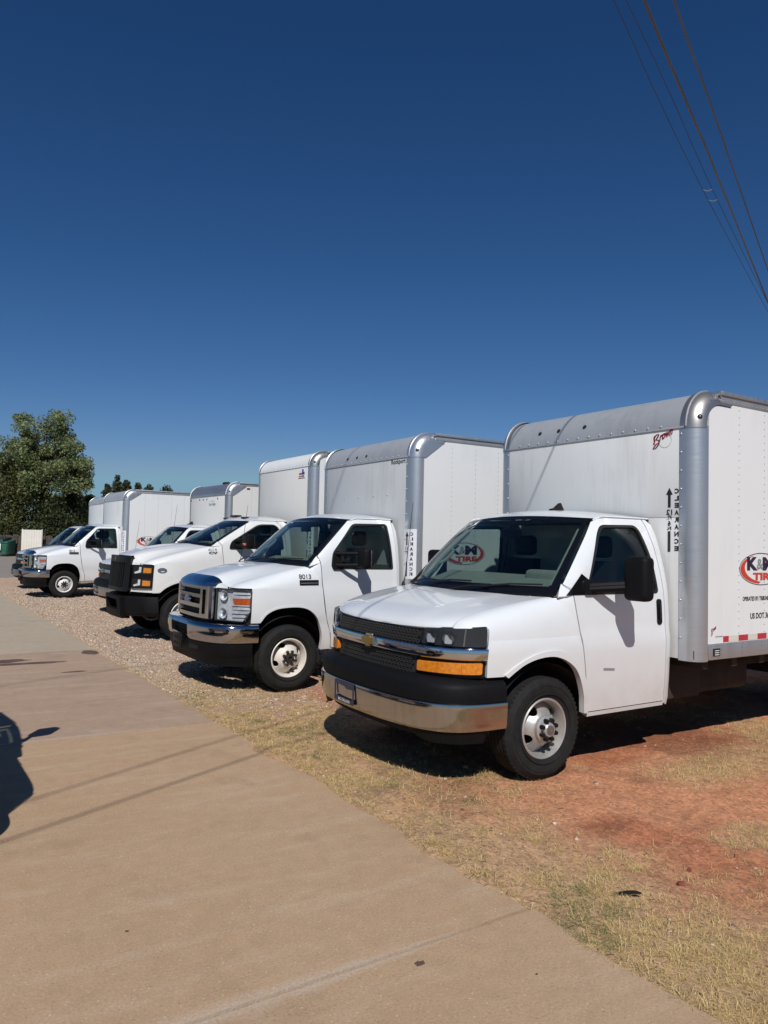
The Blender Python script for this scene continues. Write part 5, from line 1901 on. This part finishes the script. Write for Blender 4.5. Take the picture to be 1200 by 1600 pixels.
def broad_tree(name, label, x, y, H, W, base_h, n_cl, per, size, tones, group=None, lean=0.0):
    root = empty(name, (x, y, -.05))
    wood = M()
    top = np.array((lean * W, 0, H * .62))
    wood.add(limb((0, 0, 0), top, H * .022, H * .010, .12, 7))
    C, Rr = [], []
    for k in range(n_cl):
        # uneven crown: lobes of different reach
        a = rng.uniform(0, 2 * math.pi)
        el = rng.uniform(-.35, 1.0)
        reach = (.62 + .42 * vnoise(np.array([a * 1.3]), np.array([el * 2.0 + 9]), 5)[0]) * (rng.random() ** .33)
        hz = (H - base_h) / 2
        c = np.array((W * reach * math.cos(a) * math.sqrt(max(.05, 1 - max(el, 0) ** 2 * .8)), W * reach * math.sin(a) * math.sqrt(max(.05, 1 - max(el, 0) ** 2 * .8)), base_h + hz * .85 + hz * el * reach * 1.12))
        c[0] += lean * W
        C.append(c)
        Rr.append(rng.uniform(.06, .15) * H * .62)
        if k % 3 == 0:
            st = top * rng.uniform(.35, 1.0)
            wood.add(limb(st, c, H * .007, H * .0015, .10, 5))
    wood.build('trunk', 'bark', root, 60)
    V, F, col = leaf_cloud(np.array(C), np.array(Rr), per, size, tones)
    fast_mesh('crown', V, F, 4, 'leaf', col, root)
    return tag(root, label, 'tree', group)

def cedar(label, x, y, H, W, n_cl, per, size, tones, group=None, name='cedar_tree'):
    root = empty(name, (x, y, -.05))
    wood = M().add(limb((0, 0, 0), (0, 0, H * .92), H * .02, H * .003, .03, 6))
    C, Rr = [], []
    for k in range(n_cl):
        t = rng.random() ** .8
        z = .04 * H + t * .94 * H
        rr = W * (1 - t) ** .62 * (.55 + .5 * rng.random())
        a = rng.uniform(0, 2 * math.pi)
        C.append((rr * math.cos(a), rr * math.sin(a), z))
        Rr.append(W * (.26 + .26 * (1 - t)))
        if k % 4 == 0:
            wood.add(limb((0, 0, z * .9), C[-1], H * .006, H * .002, .03, 3))
    wood.build('trunk', 'bark', root, 60)
    V, F, col = leaf_cloud(np.array(C), np.array(Rr), per, size, tones, 1.1)
    fast_mesh('crown', V, F, 4, 'leaf', col, root)
    return tag(root, label, 'tree', group)

def trees():
    x, y = at(66, 68)
    broad_tree('cottonwood_tree', 'tall cottonwood with a broad airy crown rising above the fence', x, y, 13.9, 4.7, 2.4, 135, 300, .18, ((.105, .135, .045), (.26, .305, .135)))
    DK = ((.026, .036, .014), (.075, .085, .030))
    OL = ((.045, .055, .016), (.15, .15, .05))
    for px, D, H, W, tn, lb in (
            (112, 69, 6.0, 2.2, DK, 'dark bushy cedar under the right side of the cottonwood crown'),
            (138, 74, 5.6, 2.0, DK, 'dark narrow cedar at the left edge of the farthest truck box'),
            (84, 66, 5.0, 2.4, DK, 'low dark cedar behind the white metal panel'),
            (52, 66.5, 7.0, 2.6, OL, 'olive green cedar behind the gap between fence and panel'),
            (18, 66, 8.2, 2.7, OL, 'big olive cedar behind the brown fence above the dumpster'),
            (-22, 66, 8.0, 3.0, OL, 'olive cedar at the left end of the brown fence')):
        x, y = at(px, D)
        cedar(lb, x, y, H, W, 75, 130, .19, tn, 'cedars behind the fence')
    for px, D, H, W, lb in (
            (182, 95, 9.7, 1.0, 'pointed cedar top showing over the second box from the far end'),
            (196, 97, 9.3, 1.1, 'round topped tree just right of the pointed cedar over the far box'),
            (166, 100, 8.8, 1.1, 'sparse grey green treetop over the farthest truck box'),
            (214, 99, 9.0, 1.0, 'small treetop peeping over the middle of the far white box'),
            (232, 102, 8.9, 1.4, 'low treetop over the far white box, left of the widest one'),
            (260, 100, 8.6, 1.9, 'widest low treetop over the right end of the far white box')):
        x, y = at(px, D)
        cedar(lb, x, y, H - .15, W * 1.35, 60, 70, .24, ((.035, .045, .020), (.085, .095, .045)), 'treetops beyond the truck boxes', 'distant_tree')

# ------------------------------------------------------------------ fence, panel, dumpster
MT['old_wood'] = simple('weathered_wood', (.085, .060, .048), .9, var=.45, vscale=3)
MT['cream_metal'] = simple('cream_sheet_metal', (.74, .70, .62), .5, var=.06, vscale=2)
MT['green'] = simple('green_steel', (.025, .12, .080), .5, var=.2, vscale=3)
MT['green_dk'] = simple('dark_green_lid', (.015, .045, .050), .5)
MT['white_sign'] = simple('pale_notice', (.75, .78, .70), .6)

def backdrop_things():
    D = 61.8
    f = empty('fence', (at(-40, D)[0], D, -.06))
    x1 = at(37, D)[0] - at(-40, D)[0]
    x1 += 6.5
    pk = M()
    x = 0.0
    while x < x1:
        h = 1.72 + rng.normal(0, .06)
        if rng.random() > .05:
            ti = rng.normal(0, .012)
            pk.add(hexa([(x, -.012, .02), (x + .125, -.012, .02), (x + .125, .012, .02), (x, .012, .02)], [(x + ti, -.012, h), (x + .125 + ti, -.012, h - rng.random() * .05), (x + .125 + ti, .012, h), (x + ti, .012, h)]))
        x += .142
    pk.build('picket', 'old_wood', f, 0)['kind'] = 'stuff'
    for z in (.4, 1.4):
        part('rail', rbox((0, .014, z), (x1, .055, z + .09), 0), 'old_wood', f)
    for k in range(6):
        part('post', rbox((k * x1 / 5 - .05, .056, 0), (k * x1 / 5 + .05, .15, 1.75), 0), 'old_wood', f)
    tag(f, 'weathered brown picket fence at the far side of the street', 'fence')
    D = 61.0
    x, y = at(35.5, D)
    p = empty('metal_panel', (x, y, -.05))
    w = at(66.5, D)[0] - x
    for k in range(8):
        a, b = w * k / 8, w * (k + 1) / 8
        part('panel_sheet', hexa([(a, 0, .03), (b - .012, 0, .03), (b - .012, .03, .03), (a, .03, .03)], [(a, 0, 2.16), (b - .012, 0, 2.16), (b - .012, .03, 2.16), (a, .03, 2.16)]), 'cream_metal', p)
        part('panel_rib', rbox((b - .035, -.025, .03), (b + .012, .028, 2.15), .006, 1), 'cream_metal', p)
    for a in (0, w):
        part('post', rbox((a - .04, .03, 0), (a + .04, .11, 2.2), .01), 'cream_metal', p)
    tag(p, 'cream ribbed sheet metal panel standing beside the brown fence', 'panel')
    D = 60.2
    x, y = at(-8, D)
    d = empty('dumpster', (x, y, -.04))
    w = at(14, D)[0] - x
    b = M().add(hexa([(0, 0, .12), (w, 0, .12), (w, 1.2, .12), (0, 1.2, .12)], [(-.05, -.12, 1.12), (w + .03, -.12, 1.12), (w + .03, 1.3, 1.3), (-.05, 1.3, 1.3)]))
    b.add(rbox((-.08, -.17, 1.04), (w + .06, -.10, 1.14), .01)).add(rbox((w * .28, -.16, .2), (w * .33, -.09, 1.05), .01)).add(rbox((w * .93, -.16, .2), (w * .98, -.09, 1.05), .01))
    b.build('bin_body', 'green', d)
    part('lid', hexa([(-.06, -.14, 1.15), (w * .7, -.14, 1.15), (w * .7, 1.3, 1.33), (-.06, 1.3, 1.33)], [(-.06, -.1, 1.34), (w * .7, -.1, 1.34), (w * .7, 1.3, 1.52), (-.06, 1.3, 1.52)]), 'green_dk', d)
    part('bin_handle', tube([(w * .72, -.15, 1.1), (w * .74, -.17, 1.42), (w * .80, -.17, 1.48), (w * .86, -.17, 1.42), (w * .88, -.15, 1.1)], .025, 6), 'dark_steel', d)
    part('notice', rbox((w * .05, -.20, .45), (w * .60, -.165, .98), .005), 'white_sign', d)
    for k in (.08, .9):
        part('wheel', move(lathe([(.001, -.03), (.09, -.03), (.09, .03), (.001, .03)], 12), (w * k, .1, .07)), 'rubber', d)
    tag(d, 'green steel dumpster with a pale notice in front of the fence', 'dumpster')

def ground_bits():
    # strip of torn black rubber, lumps of red stone, a twig of dark litter
    q = [(-.060, .008), (-.02, .022), (.03, .018), (.065, -.002), (.058, -.014), (.01, -.004), (-.03, -.008), (-.058, -.004)]
    o = part('rubber_scrap', panel(smooth_line(q, 3, True), lambda a, b: (a, b, .012 + .012 * math.sin(a * 22) + .3 * b * b), .02, .006, out=(0, 0, 1)), 'rubber', None, 40)
    P = rowM @ Vector((3.07, 2.465, float(dirt_z(np.array([3.07]), np.array([2.465]))[0]) + .008))
    o.location = P
    o.rotation_euler = (0, 0, -.25)
    tag(o, 'torn strip of black rubber lying on the dry grass', 'scrap')
    for i, (n, s, r, lb) in enumerate(((3.435, 2.42, .022, 'larger of two dull red stones on the dirt'), (3.62, 2.50, .013, 'smaller of two dull red stones on the dirt'))):
        bm = bmesh.new()
        bmesh.ops.create_icosphere(bm, subdivisions=2, radius=1)
        for v in bm.verts:
            v.co *= r * (1 + .35 * (noise.noise(v.co * 1.7 + Vector((i * 5, 0, 0)))))
            v.co.z *= .7
        me = bpy.data.meshes.new('stone')
        bm.to_mesh(me); bm.free()
        me.materials.append(simple('red_stone', (.20, .05, .035), .9, var=.3, vscale=40))
        st = bpy.data.objects.new('stone', me)
        COL.objects.link(st)
        st.location = rowM @ Vector((n, s, float(dirt_z(np.array([n]), np.array([s]))[0]) + r * .3))
        tag(st, lb, 'stone', 'red stones')

# ------------------------------------------------------------------ overhead cables
def cables():
    def line(pts, back, fwd):
        P = [np.array(p) for p in pts]
        d0 = (P[0] - P[1]) / np.linalg.norm((P[0] - P[1])[:2])
        d1 = (P[-1] - P[-2]) / np.linalg.norm((P[-1] - P[-2])[:2])
        pre = [P[0] + np.array((d0[0], d0[1], 0)) * t + np.array((0, 0, d0[2] * t * .6)) for t in (back, back * .6, back * .3)]
        post = [P[-1] + d1 * t for t in (fwd * .3, fwd * .65, fwd)]
        return smooth_line(pre + P + post, 8)
    Cw = line([(1.62, 4.73, 5.27), (2.27, 5.75, 5.31), (3.11, 7.07, 5.38), (5.88, 11.45, 5.56)], 16, 26)
    Dw = line([(2.35, 6.13, 6.33), (3.28, 7.63, 6.46), (4.57, 9.72, 6.63), (7.12, 13.86, 6.97)], 16, 26)
    Aw = line([(2.76, 9.19, 8.63), (3.86, 10.79, 8.47), (5.75, 13.49, 8.27), (9.92, 19.31, 7.94)], 16, 26)
    Bw = line([(2.97, 9.35, 8.75), (4.22, 11.12, 8.62), (6.05, 13.76, 8.40), (9.76, 18.99, 8.05)], 16, 26)
    cm = simple('cable_jacket', (.085, .075, .075), .7)
    al = simple('weathered_wire', (.035, .035, .038), .6)
    for pts, r, m, lb in ((Cw, .0100, cm, 'third overhead cable from the left, thick and brownish'), (Dw, .0095, cm, 'rightmost overhead cable, thick and brownish'),
                          (Aw, .0055, al, 'leftmost of the overhead wires, thin and dark'), (Bw, .0055, al, 'second overhead wire from the left, thin, with pale spacers')):
        o = part('overhead_cable', tube(pts, r, 6), m, None, 60)
        tag(o, lb, 'cable', 'overhead cables')
    # two pale spacers between the thin wires
    for t in (5.70, 5.95):
        a = np.array([np.interp(t, [p[0] for p in Aw], [p[k] for p in Aw]) for k in range(3)])
        b = np.array([np.interp(t + .28, [p[0] for p in Bw], [p[k] for p in Bw]) for k in range(3)])
        part('spacer', tube([tuple(a), tuple((a + b) / 2 + np.array((0, 0, -.03))), tuple(b)], .006, 6), 'alu_bright', o)
# ------------------------------------------------------------------ the trucks
def pose(o, x, y, yaw):
    o.location = (x, y, 0)
    o.rotation_euler = (0, 0, math.pi + R(yaw))

def truck_root():
    return empty('box_truck', (0, 0, 0))

def wheels(root, kind, wb, rim):
    tr, tw, rr = (.372, .225, .2185) if kind != 'intl' else (.405, .225, .268)
    vo = .985 if kind != 'intl' else 1.03
    st = {'chevy': 'chevy', 'ford': 'ford', 'intl': 'intl'}[kind]
    make_wheel(root, (0, vo, tr - .008), 1, tr, tw, rr, rim, st)
    make_wheel(root, (0, -vo, tr - .008), -1, tr, tw, rr, rim, st, False)
    for s in (1, -1):
        for v in (1.10, .84):
            make_wheel(root, (-wb, s * v, tr - .008), s, tr, tw, rr, rim, st, False)
    part('rear_axle', tube([(-wb, -.8, tr), (-wb, .8, tr)], .07, 10), 'under', root)
    part('front_axle', tube([(0, -.85, tr - .02), (0, .85, tr - .02)], .05, 10), 'under', root)

def cab_proto(sp, front, rim, wb):
    root = truck_root()
    cab = make_cab(root, sp)
    front(root, cab)
    wheels(root, sp['kind'], wb, rim)
    return root

BX = dict(hw=1.22, len=4.9, zb=.787, sk=.92, front_mat='box_front', side_mat='box_side', nose_mat='nose', post_mat='alu', cap_mat='alu_cast', rail_mat='rail', cap='round')
chev = cab_proto(CHEVY, front_chevy, 'rim_silver', 4.45)
chev2, chev3 = copy_tree(chev), copy_tree(chev)
ford = cab_proto(FORD, front_ford, 'rim_cream', 3.90)
ford2 = copy_tree(ford)
van = copy_tree(ford)
intl = cab_proto(INTL, front_intl, 'rim_white', 4.6)

G = 'white box trucks parked in a row'
# 1: nearest truck
pose(chev, .6807, 6.3669, 32.8)
b1 = dict(BX, u0=-1.467, zl=2.726, zt=3.045, zr=2.951, rn=.30, seam=1.966, markers=(-.62, -.36, -.02), marker_z=2.86, seam0=-2.052, rib_mat='alu_bright')
x = make_box(chev, b1)
decal_clearance(x, flat_map(-1.467, .888), 2.222, .545, (('12', .10, .058), ('FT.', .075, .045), ('6', .095, .030), ('IN.', .065, .042)))
decal_tire(x, 1.22, -2.057, 1.540)
decal_owner(x, 1.22, -2.108, 1.264)
ring = ellipse(.905, 2.632, .064, .064, 48)
part('maker_ring', flat(ring, (-1.4655, 0, 0), (0, 1, 0), (0, 0, 1), [ellipse(.905, 2.632, .0615, .0615, 48)]), 'print_grey', x, 0)
def script_b(o, ex, ey, sc, box):
    """handwritten maker's name: a big looping capital and joined small letters rising to the right"""
    o, ex, ey = np.array(o, float), np.array(ex, float), np.array(ey, float)
    def stroke(pts, w0, w1):
        P = smooth_line(pts, 6)
        L, Rr = [], []
        for i, p in enumerate(P):
            a, b = np.array(P[max(i - 1, 0)]), np.array(P[min(i + 1, len(P) - 1)])
            t = (b - a) / max(np.hypot(*(b - a)), 1e-6)
            n = np.array((-t[1], t[0]))
            w = w0 + (w1 - w0) * abs(n[0])
            L.append(tuple(o + ex * (p[0] + n[0] * w) * sc + ey * (p[1] + n[1] * w) * sc))
            Rr.append(tuple(o + ex * (p[0] - n[0] * w) * sc + ey * (p[1] - n[1] * w) * sc))
        return grid([L, Rr], flip=True)
    m = M()
    m.add(stroke([(.05, .35), (.0, .30), (.04, .50), (.02, .72), (.05, .88)], .012, .040))
    m.add(stroke([(.02, .74), (.13, .92), (.24, .97), (.25, .86), (.16, .68), (.13, .60), (.24, .56), (.30, .46), (.24, .22), (.10, .02), (.0, -.02), (-.01, .04), (.10, .24), (.22, .36)], .012, .042))
    V, F, _ = text2d('rown', .045, .35)
    m.add(([tuple(o + ex * (.30 + x * .74) * sc + ey * (.46 + x * .40 + y * .40) * sc) for x, y in V], F if ex[1] > 0 or ex[0] < 0 else F))
    m.build('maker_script', 'print_maroon', box, 0)
script_b((-1.4645, .792, 2.570), (0, 1, 0), (0, 0, .68), .185, x)
script_b((-1.66, 1.2215, .985), (-1, 0, 0), (0, 0, 1), .065, x)
part('maker_line', flat([(0, 0), (.10, 0), (.10, .008), (0, .008)], (-1.72, 1.2215, .972), (-1, 0, 0), (0, 0, 1)), 'print_grey', x, 0)
pt = part('data_plate', rbox((-1.773, 1.226, .815), (-1.672, 1.2295, .880), .001), 'print_black', x)
for k in range(3):
    part('plate_print', rbox((-1.76, 1.2290, .825 + k * .017), (-1.70, 1.2302, .831 + k * .017), 0), 'print_white', x)
tag(chev, 'nearest truck, with black honeycomb grille, gold badge and maroon script on its box', 'box truck', G)

# 2: second truck
pose(ford, -1.5694, 9.4074, 32.34)
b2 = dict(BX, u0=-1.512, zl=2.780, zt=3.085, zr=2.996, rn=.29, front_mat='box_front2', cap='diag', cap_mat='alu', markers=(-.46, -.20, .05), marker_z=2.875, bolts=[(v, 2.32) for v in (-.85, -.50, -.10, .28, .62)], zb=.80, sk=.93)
x = make_box(ford, b2)
decal_clearance(x, post_map(b2, 1.035), 1.845, .555, (('11', .10, .050), ('FT', .085, .052)), .20)
decal_tire(x, 1.22, -1.975, 1.580)
decal_owner(x, 1.22, -2.03, 1.305)
part('maker_letters', lettering('Rockport', (-1.5095, .700, 2.690), (0, 1, 0), (0, 0, 1), .330, .078, .022), 'print_black', x, 0)
tag(ford, 'second truck, chrome grille with blue oval badge and 8013 on its fender', 'box truck', G)

# 3: third truck
pose(intl, -3.8024, 13.3248, 33.08)
b3 = dict(BX, u0=-2.172, hw=1.231, zl=3.068, zt=3.345, zr=3.25, rn=.30, nose_mat='box_side', front_mat='box_cream', zb=.95, sk=1.08, len=5.6, rp=.12, rib_mat='alu_bright')
x = make_box(intl, b3)
decal_clearance(x, post_map(b3, 1.045), 1.92, .56, (('12', .10, .058), ('FT', .085, .052)), .20)
for (a0, a1, z0, z1, m) in ((.72, .80, 2.955, 3.005, 'print_white'), (.70, .81, 2.925, 2.958, 'print_red'), (.69, .80, 2.885, 2.905, 'print_red'), (.825, .885, 2.975, 3.025, 'print_blue'), (.815, .925, 2.925, 2.972, 'print_blue'), (.81, .91, 2.885, 2.910, 'print_blue'), (.68, .94, 2.855, 2.868, 'print_black')):
    part('maker_mark', rbox((-2.172, a0, z0), (-2.1695, a1, z1), 0), m, x, 0)
tag(intl, 'third truck, tall black ribbed grille and square black bumper, number 8016 by its door', 'box truck', G)

# 4: fourth truck, mostly hidden behind the third
pose(chev2, -5.4495, 17.1717, 34.4)
b4 = dict(BX, u0=-1.44, hw=1.247, zl=2.713, zt=3.005, zr=2.93, rn=.28, rp=.10, cap='diag', cap_mat='alu_dull', front_mat='box_cream', side_mat='box_cream', rib_mat='box_side', nose_mat='alu_dull', post_mat='alu_dull', roof_mat='alu_dull', markers=(-1.08, -.50, -.26, -.02, .66), marker_z=2.645)
x = make_box(chev2, b4)
part('maker_script', lettering('Bay Bridge', (-1.4375, .135, 2.47), (0, 1, 0), (0, 0, 1), .40, .085, .005, .35), 'print_teal', x, 0)
part('maker_line', flat([(0, 0), (.16, .018), (.34, 0), (.16, .008)], (-1.4375, .165, 2.585), (0, 1, 0), (0, 0, 1)), 'print_teal', x, 0)
part('roof_vent', rbox((-1.72, .46, 2.99), (-1.62, .70, 3.045), .02, 3), 'seal', x)
part('side_marker_lamp', rbox((-1.98, 1.247, 2.86), (-1.90, 1.262, 2.89), .005), 'print_maroon', x)
tag(chev2, 'fourth truck, mostly hidden behind the third, with teal script on its cream box', 'box truck', G)

# 5: fifth truck
pose(ford2, -9.27, 21.38, 34.2)
for c in ford2.children:
    if c.name.startswith('wheel') and not c.name.startswith('wheel_h'):
        for q in c.children:
            if q.name.startswith('rim'):
                q.data = q.data.copy()
                q.data.materials[0] = MT['rim_white']
b5 = dict(BX, u0=-1.47, zl=2.756, zt=3.055, zr=2.961, rn=.30, cap='diag', cap_mat='alu_dull')
x = make_box(ford2, b5)
decal_clearance(x, post_map(b5, 1.045), 1.845, .555, (('11', .10, .050), ('FT', .085, .052)), .20)
decal_tire(x, 1.22, -1.855, 1.585)
tag(ford2, 'fifth truck, with chrome grille and bright white wheels, its long white box side showing', 'box truck', G)

# 6: last truck
pose(chev3, -10.9685, 24.5203, 33.9)
b6 = dict(BX, u0=-1.47, zl=2.78, zt=3.05, zr=2.98, rn=.30)
make_box(chev3, b6)
tag(chev3, 'last truck of the row, black nosed, peeping out from behind the fifth one', 'box truck', G)

# the van whose shadow reaches in from the left: it stands on the concrete just outside the picture
van.name = 'parked_van'
pose(van, -3.31, 3.60, 0)
van.rotation_euler = (0, 0, R(-49.5))
body = M()
vp = curve_fn(FORD['prof'])
rows = []
for u in (-1.472, -2.6, -3.7, -4.55, -4.62):
    k = 0 if u > -4.6 else .06
    row = [(u, s * (vp(w) - k), w) for s, ws in ((1, np.linspace(.43, 1.99, 12)), (-1, np.linspace(1.99, .43, 12))) for w in ws]
    rows.append(row[:12] + [(u, .6, 2.06), (u, 0, 2.075), (u, -.6, 2.06)] + row[12:])
body.add(grid(rows))
body.f.append(tuple(range(len(rows[0]) * 4, len(rows[0]) * 5)))
body.build('van_body', 'paint', van)
tag(van, 'white panel van on the concrete, casting the dark shadow beside the slabs', 'van')

backdrop_things()
trees()
cables()
ground_bits()
scatter_grass()
scatter_stones()
